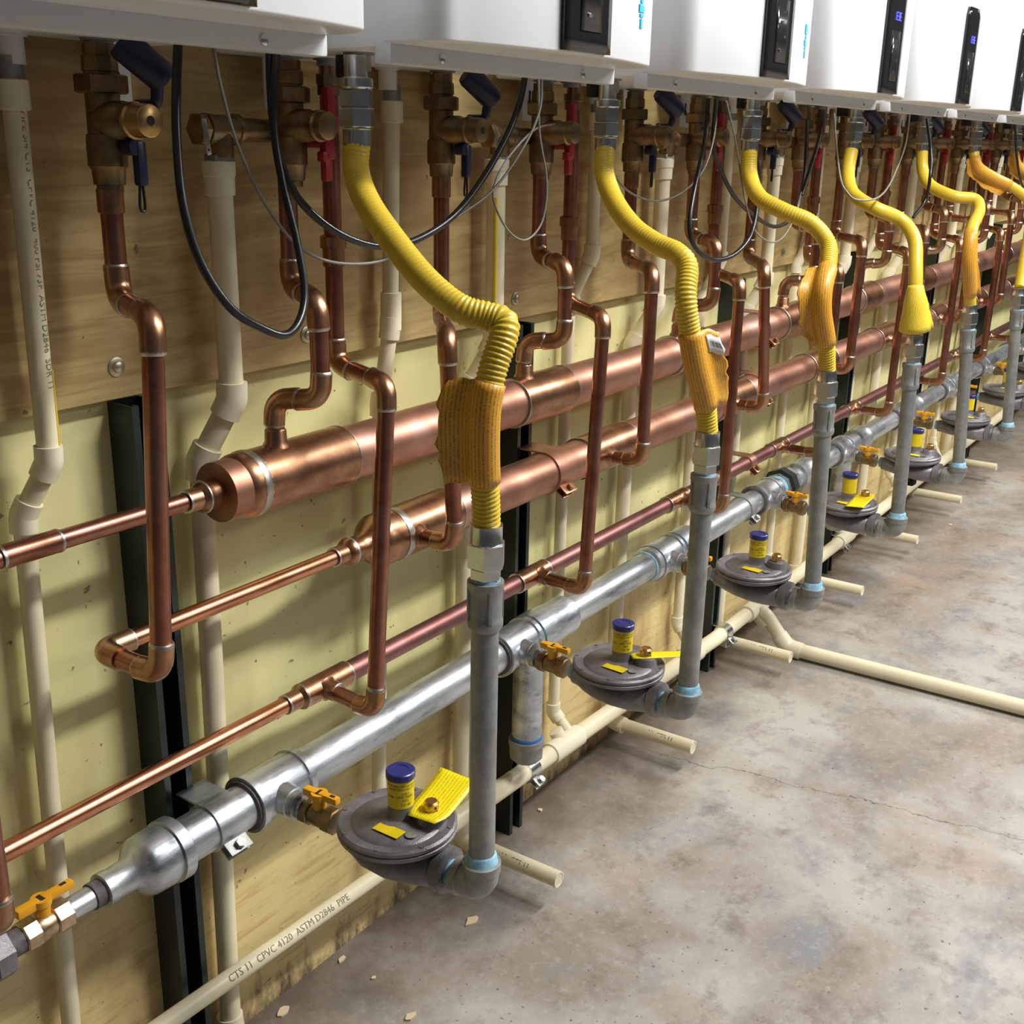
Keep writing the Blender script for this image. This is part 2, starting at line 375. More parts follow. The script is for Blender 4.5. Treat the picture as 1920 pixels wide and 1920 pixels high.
# ------------------------------------------------------------------ water heaters
def make_heater(h, label):
    L, R = -.138+S*h, .2955+S*h; cx = (L+R)/2; z0 = 1.2905; zt = 2.02
    t = thing('water_heater', label, 'water heater', (cx, .9, z0), 'white water heaters on the wall')
    m = MB(); m.box((cx, .8895, (z0+zt)/2), (R-L-.002, .243, zt-z0), bev=.004); build('case', m, ENAMEL, t)
    # bowed front cover
    out = [(L,.772),(L,.737)]
    for k in range(1,7): a = pi/2*k/6; out.append((L+.028-.028*cos(a), .737-.033*sin(a)))
    n = 16
    for k in range(1,n): u = k/n; x = L+.028+(R-L-.056)*u; out.append((x, .704-.025*(1-(2*u-1)**2)))
    for k in range(0,7): a = pi/2*(1-k/6); out.append((R-.028+.028*cos(a), .737-.033*sin(a)))
    out += [(R,.737),(R,.772)]
    m = MB(); rows = []
    for z, ins in ((z0+.0035,.006),(z0+.0045,.002),(z0+.007,0),(z0+.25,0),(z0+.5,0),(zt-.05,0),(zt-.045,.002)):
        rows.append([(cx+(x-cx)*(1-ins*2), y+(ins if y < .75 else 0), z) for x,y in out])
    m.grid(rows)
    m.bm.faces.ensure_lookup_table()
    bot = [v for v in m.bm.verts][:len(out)]; m._f(bot)
    build('front_cover', m, ENAMEL, t, sharp=50)
    m = MB(); m.box((cx, .7745, 1.2855), (R-L, .021, .0195), bev=.003); bp_ = build('bottom_plate', m, ENAMEL_GREY, t)
    for dx_ in (.0795,-.0785):
        xs = L+dx_ if dx_ > 0 else R+dx_
        m = MB(); m.lathe((xs,.764,1.2845), (0,-1,0), [(0,.0048),(.0015,.0046),(.0026,.002)], 14); build('screw', m, ZINC, bp_)
        m = MB(); m.lathe((xs,.7645,1.2918), (0,-1,0), [(0,.0022),(.0004,.0022)], 10); build('screw_slot', m, ENAMEL_GREY, bp_)
    # control panel
    w2 = .046; pan = thing_part = None
    def front(x): u = (x-(L+.028))/(R-L-.056); return .704-.025*(1-(2*u-1)**2)
    m = MB(); zb, zt2 = 1.2975, 1.485; N = 9
    for (o_, s_) in ((.0035,0),):
        A=[];B=[]
        rows=[]
        for j in range(13):
            v = j/12; z = zb+(zt2-zb)*v
            wl = w2; cr = .018
            wr = w2 if z < zt2-cr else w2-cr+math.sqrt(max(cr*cr-(z-(zt2-cr))**2,0))
            wl = w2 if z < zt2-.006 else w2-.006+math.sqrt(max(.006**2-(z-(zt2-.006))**2,0))
            rows.append([(cx-wl+(wl+wr)*k/N, front(cx-wl+(wl+wr)*k/N)-.0035, z) for k in range(N+1)])
        m.grid(rows)
    po = build('control_panel', m, GLOSSBLACK, t); solidify(po, .007)
    m = MB(); rows=[]
    for z in (1.318,1.40): rows.append([(cx-.02+.042*k/6, front(cx-.02+.042*k/6)-.0076, z) for k in range(7)])
    m.grid(rows); po2 = build('button_flap', m, PANELGREY, po); solidify(po2, .0014)
    m = MB()
    for k, zc_ in enumerate((1.333,1.352,1.371,1.388)):
        m.box((cx-.004+.012*(k%2), front(cx)-.0086, zc_), (.007,.0012,.0035))
    build('button', m, ZINC, po)
    if h in (4,5,6,7):
        m = MB()
        for k in range(3):
            for dz in (-.006,0,.006): m.box((cx-.010+.0105*k, front(cx)-.0078, 1.424+dz), (.0055,.0008,.0016))
            for dz in (-.003,.003): m.box((cx-.010+.0105*k-.003*(-1)**k, front(cx)-.0078, 1.424+dz), (.0014,.0008,.005))
        build('display', m, LED, po)
    if h in (2,3):
        m = MB(); z = 1.382
        for k, (a, dz) in enumerate(((.012,.016),(.006,.006),(.012,.010),(.008,.005),(.005,.012))):
            xx = R-.066
            m.box((xx, front(xx)-.0006, z-dz/2), (a*1.7,.0012,dz-.002), Matrix.Rotation(radians(14),3,'Z')); z -= dz
        build('printed_mark', m, CYAN, t)
    # services stubs under the case
    for xs, ys, r, h_ in ((L+.051,.85,.0125,.022),(L+.065,.967,.013,.012),(L+.11,.95,.012,.012),(L+.342,.967,.013,.012),(L+.272,1.0,.012,.03)):
        m = MB(); m.lathe((xs,ys,z0+.004), (0,0,-1), [(0,r*1.3),(.006,r*1.3),(.0065,r),(h_,r)], 18)
        build('pipe_stub', m, WHITEPL if ys == 1.0 else GALV_DULL, t)
    m = MB(); m.box((L+.078,.885,1.279),(.024,.026,.024),bev=.003); build('rubber_grommet', m, RUBBER, t)
    for xs in (L+.085, R-.045):
        m = MB(); m.box((xs, 1.008, z0-.018), (.035,.002,.075)); 
        m.mi = 1; m.lathe((xs,1.0065,z0-.03),(0,-1,0),[(0,.005),(.0006,.005)],12); m.box((xs,1.0064,z0-.022),(.004,.0008,.018))
        build('wall_bracket', m, [ENAMEL, DARKHOLE], t)
    return t
for h in range(1, 10):
    extra = {1:'cropped at the left edge, panel out of frame',2:'large blank front, black panel, cyan mark',3:'cyan lettering right of its panel',4:'blue digits lit on its panel'}.get(h,'seen edge on down the row')
    make_heater(h, f'white water heater, {ORD[h]} from the left, {extra}')

# ------------------------------------------------------------------ pipes: generic copper run with elbows
def copper_run(name, label, cat, pts, r, rad=.02, group=None, pipe_mat=None, fit=None, seg=.012, rings=True, skip=()):
    t = thing(name, label, cat, V(pts[-1]), group)
    P, arcs = rounded(pts, rad, 8)
    m = MB(); m.path(P, r, 16); build('tube', m, pipe_mat or COPPER, t)
    for i, arc in enumerate(arcs):
        if i in skip: continue
        d0 = (arc[0]-arc[1]).normalized(); d1 = (arc[-1]-arc[-2]).normalized(); R2 = r*1.17
        m = MB(); m.path([arc[0]+d0*seg]+arc+[arc[-1]+d1*seg], R2, 16)
        m.mi = 1
        if rings:
            for p, d in ((arc[0]+d0*seg,d0),(arc[-1]+d1*seg,d1)):
                m.lathe(p, d, [(-.001,R2*1.005),(.0008,R2*1.0),(.003,r*1.02)], 16)
        build('elbow', m, [fit or COPPER_FIT, SOLDER], t)
    return t
def collar(t, name, p, d, prof, mat_, n=18, hexn=0):
    m = MB(); m.lathe(p, d, prof, hexn or n, phase=(pi/hexn if hexn else 0)); return build(name, m, mat_, t)

cold_z = {1:1.050,2:.978,3:1.015,4:.985}
CTOP = 1.158
for k in range(1, 9):
    xc = .2013+S*k; zo = cold_z.get(k, 1.0)
    xl = {1:.655, 2:1.1365}.get(k, .0965+S*k); xlo = {1:.6776,2:1.1188,4:2.119}.get(k, .0965+S*k)
    end = V((xl, .945, .695)) if k == 1 else V((xl, .918, .695))
    pts = [(xc,.967,CTOP),(xc,.967,zo),(xlo,.863,zo-.003),(xl,.863,.695),end]
    if k == 1:
        lab = 'thick copper drop pipe left of the first strut, bent twice, from the first blue-handled valve to floor-side elbow'
        lab = 'copper drop pipe passing in front of the first strut, from the leftmost blue-handled valve'
    else: lab = f'copper drop pipe into front of lower manifold, under {ORD[k]} heater from the left'
    t = copper_run('copper_pipe', lab, 'pipe', pts, .0107, .021, 'copper drops to the lower manifold')
    collar(t, 'coupling', (xc,.967,CTOP-.002), (0,0,-1), [(0,.0128),(.022,.0128),(.0235,.0107)], COPPER_FIT)

for k in range(1, 9):
    xh = {1:.959,2:1.480}.get(k, .4405+S*k); xI = .3935+S*k; xm = xh-.028
    pts = [(xh,.967,CTOP),(xh,.967,1.041),(xm,.9,1.033),(xm+.002,.9,.921),(xI,.957,.919),(xI,.957,.864)]
    copper_run('copper_pipe', f'copper pipe zigzagging from red-handled valve onto upper manifold, {ORD[k]} from the left', 'pipe', pts, .0107, .02, 'copper risers on the upper manifold')

g0 = at(-12,1620,.852)
gx_top = {0:g0.x,1:.9908,2:1.4871,3:1.9828}; gx_bot = {0:g0.x,1:.9585,2:1.4613,3:1.9844}; gz_top = {1:.9368,2:.9582,3:.966}
rx = {0:g0.x+.03,1:1.0128,2:1.540}
for k in range(0, 9):
    xr = rx.get(k, .505+S*k); xt = gx_top.get(k, .440+S*k); xb = gx_bot.get(k, .432+S*k); zt = gz_top.get(k, .95)
    pts = [(xr,.95,1.288),(xr,.95,zt+.008),(xt,.852,zt),(xb,.852,.529),(xb+.012,.942,.527)]
    lab = f'slim copper pipe dropping past both manifolds to narrow line, {ORD[k]} from left' if k else 'copper pipe at the extreme left edge, elbow ending at the small line'
    t = copper_run('copper_pipe', lab, 'pipe', pts, .0105, .019, 'slim copper drops to the small line')
    if k:
        collar(t, 'union', (xr,.95,1.274), (0,0,-1), [(0,.0148),(.010,.0148),(.011,.0135),(.022,.0135),(.023,.0105)], BRASS_OLD, hexn=8)
        collar(t, 'union', (xr,.95,1.098), (0,0,-1), [(0,.0125),(.002,.0155),(.015,.0155),(.016,.0130),(.036,.0130),(.037,.0105)], COPPER_FIT, hexn=10)

# ------------------------------------------------------------------ copper manifolds
def ring(m, x, y, z, r, wd=.004, mi=1):
    o = m.mi; m.mi = mi; m.lathe((x-wd/2,y,z), (1,0,0), [(0,r*.99),(wd*.25,r*1.012),(wd*.75,r*1.012),(wd,r*.99)], 26); m.mi = o
XE = 6.6
# upper
zU, yM = .827, .957
t = thing('copper_manifold', 'upper wide copper manifold pipe running the length of the wall', 'manifold', (.88,yM,zU))
m = MB(); m.cyl((.82,yM,zU),(XE,yM,zU),.0345,28); build('main_tube', m, COPPER_BIG, t)
m = MB(); m.cyl((-.3,yM,zU),(.80,yM,zU),.0100,18); build('inlet_tube', m, COPPER, t)
m = MB(); m.lathe((.555,yM,zU),(1,0,0),[(0,.0102),(.001,.0118),(.063,.0118),(.064,.0102)],20); ring(m,.557,yM,zU,.0120,.0035); ring(m,.618,yM,zU,.0120,.0035); build('coupling', m, [COPPER,SOLDER], t)
m = MB(); m.lathe((.775,yM,zU),(1,0,0),[(0,.0105),(.0015,.0128),(.018,.0128),(.0205,.0165),(.024,.0185),(.029,.0175),(.032,.0170),(.052,.0175),(.058,.021),(.066,.031),(.074,.0375),(.084,.0385),(.098,.0385),(.099,.0365)],28)
ring(m,.7765,yM,zU,.0129,.003); ring(m,.799,yM,zU,.0187,.003); ring(m,.865,yM,zU,.0392,.010); build('end_reducer', m, [COPPER_FIT,SOLDER], t)
def tee(t, x0, x1, y, z, R, r, outp, od, ro, ln):
    m = MB(); m.lathe((x0,y,z),(1,0,0),[(0,r),(.001,R),(x1-x0-.001,R),(x1-x0,r)],28)
    m.lathe(outp, od, [(R*.80,ro*1.5),(R*.98,ro*1.32),(R*1.08,ro*1.12),(R+ln,ro*1.08),(R+ln+.002,ro*.97)],18)
    ring(m,x0+.001,y,z,R*1.004,.003); ring(m,x1-.001,y,z,R*1.004,.003)
    return build('tee', m, [COPPER_FIT,SOLDER], t)
for k in range(1, 11):
    x = .3935+S*k
    if k > 8: x = .3935+S*k
    tee(t, x-.035 if k > 1 else .87, x+.108, yM, zU, .0378, .0345, (x,yM,zU), (0,0,1), .0118, .016)
# lower
zL = .695
t = thing('copper_manifold', 'lower wide copper manifold pipe ending in a stepped reducer left of the first yellow hose', 'manifold', (1.13,yM,zL))
m = MB(); m.cyl((1.10,yM,zL),(XE,yM,zL),.0330,28); build('main_tube', m, COPPER_BIG, t)
P, arcs = rounded([(.655,.925,zL),(.655,yM,zL),(1.01,yM,zL)], .0125, 8)
m = MB(); m.path(P, .0101, 18); build('inlet_tube', m, COPPER_BRIGHT, t)
m = MB(); m.path([P[0]]+arcs[0]+[V((.690,yM,zL))], .0128, 18); m.mi = 1; m.lathe((.690,yM,zL),(1,0,0),[(-.001,.0129),(.001,.0129),(.003,.0105)],18); build('elbow', m, [COPPER_FIT,SOLDER], t)
m = MB(); m.lathe((1.003,yM,zL),(1,0,0),[(0,.0104),(.0015,.0127),(.020,.0127),(.024,.0165),(.028,.0185),(.034,.0185),(.037,.017),(.055,.0175),(.064,.024),(.074,.032),(.084,.0365),(.115,.0365),(.116,.0345)],28)
ring(m,1.0045,yM,zL,.0129,.003); ring(m,1.034,yM,zL,.0189,.004); ring(m,1.120,yM,zL,.0375,.012); build('end_reducer', m, [COPPER_FIT,SOLDER], t)
for k in range(2, 11):
    x = {2:1.1365}.get(k, .0965+S*k)
    tee(t, {2:1.115}.get(k,x-.05), x+.105, yM, zL, .0362, .033, (x,yM,zL), (0,-1,0), .0118, .004)
# small line
yS, zS = .955, .527
t = thing('copper_line', 'narrow copper line below the manifolds, bright at its left end and purplish beyond', 'pipe', (.9,yS,zS))
m = MB(); m.cyl((g0.x+.012,yS,zS),(.94,yS,zS),.0105,18); build('bright_tube', m, COPPER_BRIGHT, t)['label'] = 'bright new copper tube'
m = MB(); m.cyl((.99,yS,zS),(XE,yS,zS),.0142,20); build('dull_tube', m, COPPER_DULL, t)['label'] = 'dull purplish copper tube'
for k in range(1, 11):
    x = {1:.9705,2:1.4733,3:1.9964}.get(k, .444+S*k)
    m = MB()
    if k == 1:
        m.lathe((.905,yS,zS),(1,0,0),[(0,.0106),(.001,.0128),(.022,.0128),(.027,.0168),(.1135,.0168),(.1145,.0142)],22); ring(m,.9065,yS,zS,.0130,.003); ring(m,.9345,yS,zS,.0170,.003); ring(m,1.018,yS,zS,.0170,.003)
    else:
        m.lathe((x-.052,yS,zS),(1,0,0),[(0,.0143),(.001,.0168),(.083,.0168),(.084,.0143)],22); ring(m,x-.051,yS,zS,.0170,.003); ring(m,x+.031,yS,zS,.0170,.003)
    m.lathe((x,yS,zS),(0,-1,0),[(.012,.0165),(.0165,.0130),(.030,.0126),(.031,.0106)],18)
    m.mi = 1; m.lathe((x,yS,zS),(0,-1,0),[(.0295,.0128),(.031,.0128),(.0325,.0108)],18); m.mi = 0
    build('tee', m, [COPPER_FIT,SOLDER], t)

# ------------------------------------------------------------------ brass isolation valves
def lever(t, name, pts, w_, th, mat_):
    m = MB(); m.path(rounded(pts,.008,5)[0], w_, 10); return build(name, m, mat_, t)
def iso_valve(k, hot):
    x = (.2013 if not hot else .4405)+S*k
    if hot: x = {1:.9665,2:1.482}.get(k, x)
    elif k == 1: x = .7225
    y = .967
    lab = (f'tarnished brass valve with red levers under the {ORD[k+1]} heater from the left' if hot else f'tarnished brass valve with navy levers under the {ORD[k]} heater from the left')
    t = thing('service_valve', lab, 'valve', (x,y,1.16), 'red-handled valves' if hot else 'navy-handled valves')
    m = MB(); m.lathe((x,y,1.286),(0,0,-1),[(0,.0145),(.010,.0145),(.0105,.0165),(.024,.0168),(.0245,.0155),(.030,.0155)],8); build('adapter', m, BRASS_OLD, t)
    m = MB(); m.hexa((x,y,1.2595),(0,0,-1),0,.0175,.0245); build('union_nut', m, BRASS_OLD, t)
    m = MB(); m.lathe((x,y,1.243),(0,0,-1),[(0,.0160),(.037,.0162),(.0375,.0180),(.044,.0186),(.066,.0186),(.069,.0160),(.083,.0150),(.084,.0125),(.090,.0125)],22); 
    m.lathe((x,y,1.2185),(0,-1,0),[(0,.0175),(.030,.0175),(.033,.0155),(.046,.0155)],22)
    build('body', m, BRASS_OLD, t)
    if not hot:
        m = MB(); m.lathe((x,.923,1.2185),(0,-1,0),[(0,.0170),(.003,.0172),(.005,.0155),(.022,.0150),(.023,.0135)],22); m.mi = 1; m.lathe((x,.9002,1.2185),(0,-1,0),[(0,.0045),(.0006,.0045)],14)
        build('drain_cap', m, [BRASS if k < 2 else BRASS_OLD,DARKHOLE], t)
        lv = lever(t,'lever',[(x+.010,.93,1.232),(x+.012,.905,1.232),(x+.012,.900,1.262)],.0058,0,NAVY)
        m = MB(); p0, p1 = V((x+.015,.893,1.254)), V((x-.020,.915,1.288)); m.lathe(p0,p1-p0,[(-.002,.007),(0,.0125),(.006,.0150),(.045,.0150),(.05,.013)],18); build('lever_sleeve', m, NAVY, lv)
        m = MB(); m.box((x+.012,.935,1.180),(.011,.011,.042),bev=.004); m.lathe((x+.006,.945,1.195),(0,-1,0),[(0,.008),(.014,.008)],14)
        d = build('drain_lever', m, NAVY, t)
        m = MB(); q = [(x+.010,.935,1.162),(x+.008,.935,1.140),(x+.011,.935,1.136),(x+.014,.935,1.140),(x+.013,.935,1.162)]; m.path(spline(q,6),.0014,8); build('wire_loop', m, RUBBER, d)
    else:
        m = MB(); m.lathe((x,.923,1.2185),(0,-1,0),[(0,.0170),(.003,.0172),(.005,.0150),(.014,.0150),(.015,.013)],22); build('drain_cap', m, BRASS_OLD, t)
        m = MB(); xx = x+.026; yy=.932
        m.box((xx,yy,1.243),(.013,.011,.034),bev=.004); m.box((xx+.006,yy,1.221),(.014,.011,.018),bev=.004); m.box((xx-.004,yy,1.199),(.016,.011,.034),bev=.004); m.box((xx-.010,yy,1.186),(.012,.011,.012),bev=.003); m.box((xx-.006,yy,1.172),(.012,.010,.026),bev=.004)
        m.cyl((xx-.012,.955,1.20),(xx-.004,.934,1.20),.005,12)
        build('lever', m, RED, t)
        # pressure relief valve beside it
        rxv = .88+S*(k-1); yr = .985
        t2 = thing('relief_valve', f'brass pressure relief valve above the cream discharge pipe, {ORD[k]} from the left', 'valve', (rxv,yr,1.18), 'relief valves')
        m = MB(); m.lathe((rxv-.022,yr,1.2125),(1,0,0),[(0,.013),(.001,.0165),(.007,.0165),(.008,.0150),(.040,.0150),(.041,.0165),(.046,.0165),(.047,.0125),(.060,.0125),(x-rxv+.010,.0120)],18)
        m.lathe((rxv,yr,1.2125),(0,0,-1),[(0,.0145),(.028,.0140),(.0285,.0115),(.044,.0115)],18); build('body', m, BRASS_OLD, t2)
        m = MB(); m.hexa((rxv-.026,yr,1.2125),(1,0,0),-.006,.004,.0175); build('cap', m, BRASS_OLD, t2)
        m = MB(); m.box((rxv-.036,.965,1.205),(.006,.0016,.036),Matrix.Rotation(radians(-8),3,'Y'),bev=.0006); m.mi=1; m.lathe((rxv-.0345,.9643,1.192),(0,-1,0),[(0,.0013),(.0003,.0013)],8); build('test_lever', m, [ZINC,DARKHOLE], t2)
for k in range(1, 9):
    iso_valve(k, False); iso_valve(k, True)

# ------------------------------------------------------------------ text on round or flat things
def text_verts(s, size):
    cu = bpy.data.curves.new('lettering','FONT'); cu.body = s; cu.size = size; cu.resolution_u = 2
    o = bpy.data.objects.new('lettering', cu); COL.objects.link(o)
    dg = bpy.context.evaluated_depsgraph_get(); me = bpy.data.meshes.new_from_object(o.evaluated_get(dg))
    bt = bmesh.new(); bt.from_mesh(me)
    if len(bt.verts):
        for ax in (0,1):
            lo_ = min(v.co[ax] for v in bt.verts); hi_ = max(v.co[ax] for v in bt.verts); n_ = max(1,int((hi_-lo_)/(size*.16)))
            for q in range(1,n_):
                co = V((0,0,0)); co[ax] = lo_+(hi_-lo_)*q/n_; no = V((0,0,0)); no[ax] = 1
                bmesh.ops.bisect_plane(bt, geom=bt.verts[:]+bt.edges[:]+bt.faces[:], plane_co=co, plane_no=no)
    bt.verts.index_update()
    vs = [v.co.copy() for v in bt.verts]; fs = [[v.index for v in f.verts] for f in bt.faces]; bt.free()
    bpy.data.objects.remove(o, do_unlink=True); bpy.data.curves.remove(cu); bpy.data.meshes.remove(me)
    return vs, fs
def add_text(m, s, size, fn, center=False):
    vs, fs = text_verts(s, size)
    if not vs: return
    ox = (min(v.x for v in vs)+max(v.x for v in vs))/2 if center else 0
    nv = [m.bm.verts.new(fn(v.x-ox, v.y)) for v in vs]
    for f in fs: m._f([nv[i] for i in f])
def on_pipe(p0, axis, face, r):
    p0 = V(p0); axis = V(axis).normalized(); face = V(face); face = (face-axis*face.dot(axis)).normalized(); side = axis.cross(face)
    def fn(u, v):
        a = v/r; return p0+axis*u+(face*cos(a)-side*sin(a))*(r+.0004)
    return fn

# ------------------------------------------------------------------ cream plastic pipes
def plastic(name, label, pts, r, rad, cat='pipe', group=None, fits=True, fr=1.28, seg=.016):
    t = thing(name, label, cat, V(pts[-1]), group)
    P, arcs = rounded(pts, rad, 7); m = MB(); m.path(P, r, 16)
    build('tube', m, CREAM, t)
    if fits:
        for arc in arcs:
            d0 = (arc[0]-arc[1]).normalized(); d1 = (arc[-1]-arc[-2]).normalized()
            m = MB(); m.path([arc[0]+d0*seg]+arc+[arc[-1]+d1*seg], r*fr, 16); build('elbow', m, CREAM_FIT, t)
    return t
MAINZ = lambda x: .168-.043*min(max((x-.6)/1.4,0),1) if x < 2.0 else .125-.02*min((x-2)/1.5,1)
MAINZ = lambda x: max(.172-.0405*(x-.6), .100) if x < 2.3 else .103
for k in range(1, 9):
    x = .360+S*k; x2 = .3306+S*k
    zb = .06 if k > 1 else .028
    pts = [(x,.99,1.172),(x,.99,.918),(x2+.003,1.02,.845),(x2-.012,1.02,zb),(x2-.010,{1:.93,2:.818}.get(k,.83),zb)]
    lab = f'thick cream discharge pipe from relief valve bending out along floor, {ORD[k]} from the left'
    t = plastic('discharge_pipe', lab, pts, .0138, .018, group='relief discharge pipes')
    collar(t,'collar',(x,.99,1.181),(0,0,-1),[(0,.0165),(.001,.0182),(.016,.0180),(.017,.0168),(.036,.0165),(.037,.0138)],CREAM_FIT)
    collar(t,'adapter',(x,.987,1.190),(0,0,-1),[(0,.0125),(.004,.0165),(.010,.0165)],GALV_DULL,hexn=6)
    m = MB(); yy = {1:.93,2:.818}.get(k,.83); m.lathe((x2-.010,yy,zb),(0,-1,0),[(-.01,.0136),(.0006,.0138),(.0006,.0108),(-.02,.0105)],18,cap=False); m.mi=1; m.lathe((x2-.010,yy+.012,zb),(0,-1,0),[(0,.0106),(.0004,.0106)],16); build('open_end', m, [CREAM_FIT,DARKHOLE], t)
    if k == 2:
        m = MB(); m.path([V((x-.0112,.982,zz)) for zz in (1.128,1.05,.96)],.0030,8); build('stripe', m, YSTRIPE, t)
    if k in (2,3,4):
        m = MB(); fn = on_pipe((x2-.010,.975,zb),(0,-1,0),(-.92,0,.35),.0138); add_text(m,'CPVC 4120  CTS 11',.0125,fn); build('printing', m, INK, t)
        m = MB(); a = math.radians(52); 
        m.path([V((x2-.010-.0138*sin(a)*1.0,yv,zb+.0138*cos(a)-.0138)) if False else V((x2-.0235,yv,zb-.001)) for yv in (.99,.84)],.0011,6); build('stripe', m, YSTRIPE, t)
for k in range(1, 9):
    x = .136+S*k; x2 = .1045+S*k
    zo = {1:.888,2:.86,3:.975,4:.93,5:.96,6:.94}.get(k,.92)
    if k == 1: pts = [(x-.004,1.0,1.262),(.6464,1.0,.893),(.6249,1.022,.838),(.6064,1.022,.15),(.60,.995,.13)]
    else:
        pts = [(x,1.0,1.262),(x,1.0,zo+.05),(x2,1.022,zo-.03),(x2-.008,1.022,.175),(x2+.0,.985,MAINZ(x2)+.004)]
        if k == 2: pts = [(1.182,1.0,1.262),(1.172,1.0,.965),(1.160,1.010,.86),(1.145,1.015,.19),(1.150,.985,MAINZ(1.15)+.004)]
    t = plastic('condensate_pipe', f'slim cream condensate pipe against the wall, {ORD[k]} from the left', pts, .0108, .012, group='condensate pipes', fr=1.3, seg=.014)
    xx = pts[0][0]
    collar(t,'collar',(xx,1.0,1.252),(0,0,-1),[(0,.0125),(.001,.0142),(.026,.0142),(.027,.0108)],CREAM_FIT)
    collar(t,'sleeve',(xx,1.0,1.272),(0,0,-1),[(0,.0112),(.020,.0112)],GALV_DULL)
    if k == 2: collar(t,'coupling',(1.1745,1.0,1.012),(-.02,0,-1),[(0,.0125),(.001,.0142),(.05,.0142),(.051,.0108)],CREAM_FIT)
    if k == 1:
        p0 = V((.6495,1.0,1.225)); ax = V((.6464,1.0,.893))-p0
        m = MB(); fn = on_pipe(p0, ax, (.05,-1,0), .0108); add_text(m,'PIPE 3/4 CTS  CPVC 4120  400 PSI 73F  ASTM D2846  SDR 11',.010,fn); build('printing', m, INKW, t)
        m = MB(); m.path([p0+ax*.72+V((.0085,-.0070,0)), p0+ax*.99+V((.0085,-.0070,0))],.0016,6); build('stripe', m, YSTRIPE, t)
# low main drain line along the wall
xs = [.45,1.12,2.05,3.0,6.6]
t = thing('drain_line', 'cream plastic drain line running along the wall just above the floor', 'pipe', (2.0,.98,.12))
m = MB(); m.path([V((x,.98,MAINZ(x))) for x in (.40,1.22)], .0122, 18); build('tube', m, CREAM, t)
m = MB(); m.path([V((x,.98,MAINZ(x))) for x in (1.20,1.7,2.3,2.6,6.6)], .0172, 20); build('tube', m, CREAM, t)
for x in (1.63,2.155,2.675,3.19,3.71): 
    m = MB(); m.lathe((x-.05,.98,MAINZ(x-.05)),(1,0,MAINZ(x+.05)*10-MAINZ(x-.05)*10),[(0,.0175),(.001,.0208),(.0995,.0208),(.1,.0175)],20); m.lathe((x,.98,MAINZ(x)),(-.3,.5,1),[(0,.014),(.033,.0140),(.034,.0108)],16); build('tee', m, CREAM_FIT, t)
m = MB(); m.lathe((1.15,.98,MAINZ(1.15)),(1,0,-.04),[(0,.0125),(.001,.0150),(.04,.0155),(.06,.0205),(.10,.0205),(.101,.0172)],20); build('reducer', m, CREAM_FIT, t)
m = MB(); fn = on_pipe((.80,.98,MAINZ(.80)), (1,0,-.0405), (-.25,-.85,.32), .0122)
add_text(m,'CTS 11  CPVC 4120  ASTM D2846  PIPE',.0135,fn); build('printing', m, INKW, t)
# branch crossing the floor
yA = at(1920,1325,z=.02)
xb = 2.528
dirx = (at(1920,1325,z=.021)-at(1475,1212,z=.021))
p1 = at(1476,1214,z=.021); far = p1+dirx*3.4
tt = thing('floor_drain_pipe', 'cream plastic pipe leaving the drain line and lying across the concrete floor', 'pipe', p1)
P, arcs = rounded([(xb,.965,.103),(xb-.002,.945,.093),p1,far], [.02,.035], 7)
m = MB(); m.path(P, .0178, 20); build('tube', m, CREAM, tt)
m = MB(); m.path([arcs[1][0]+(arcs[1][0]-arcs[1][1]).normalized()*.02]+arcs[1]+[arcs[1][-1]+(arcs[1][-1]-arcs[1][-2]).normalized()*.02], .0215, 20); build('elbow', m, CREAM_FIT, tt)
m = MB(); m.lathe((xb-.05,.98,.103),(1,0,0),[(0,.0178),(.001,.0215),(.099,.0215),(.1,.0178)],20); m.lathe((xb,.98,.103),V(p1)-V((xb,.98,.103)),[(0,.019),(.05,.0215),(.051,.018)],20); build('tee', m, CREAM_FIT, tt)

# ------------------------------------------------------------------ gas main
yG, zG = .957, .419
t = thing('gas_main', 'long galvanized steel gas main running low along the wall', 'pipe', (.85,yG,zG))
m = MB(); m.cyl((.72,yG,zG),(1.40,yG,zG),.0278,28); m.cyl((1.55,yG,zG),(XE,yG,zG),.0268,28); build('main_tube', m, GALV, t)
def gl(name, x0, prof, mats=(GALV,), mm=None, n=28):
    m = MB(); mm = [1 if prof[i][1] > .043 and prof[i+1][1] > .043 or prof[i][1] > .043 or prof[i+1][1] > .043 else 0 for i in range(len(prof)-1)] if mm else None
    m.lathe((x0,yG,zG),(1,0,0),prof,n,mats=mm); return build(name, m, list(mats), t)
gl('bell_reducer', .6225, [(0,.0150),(.001,.0198),(.012,.0198),(.013,.0185),(.036,.0195),(.042,.0245),(.050,.0330),(.056,.0355),(.080,.0365),(.083,.0352),(.088,.0352),(.0885,.0385),(.103,.0385),(.104,.031)])
gl('nipple', .578, [(0,.0132),(.046,.0132)])
gl('sealant', .609, [(0,.0135),(.001,.0152),(.013,.0152),(.0135,.0135)], (DARKSEAL,))
gl('sealant', .7245, [(0,.031),(.001,.0335),(.005,.0325),(.006,.029)], (DARKSEAL,))
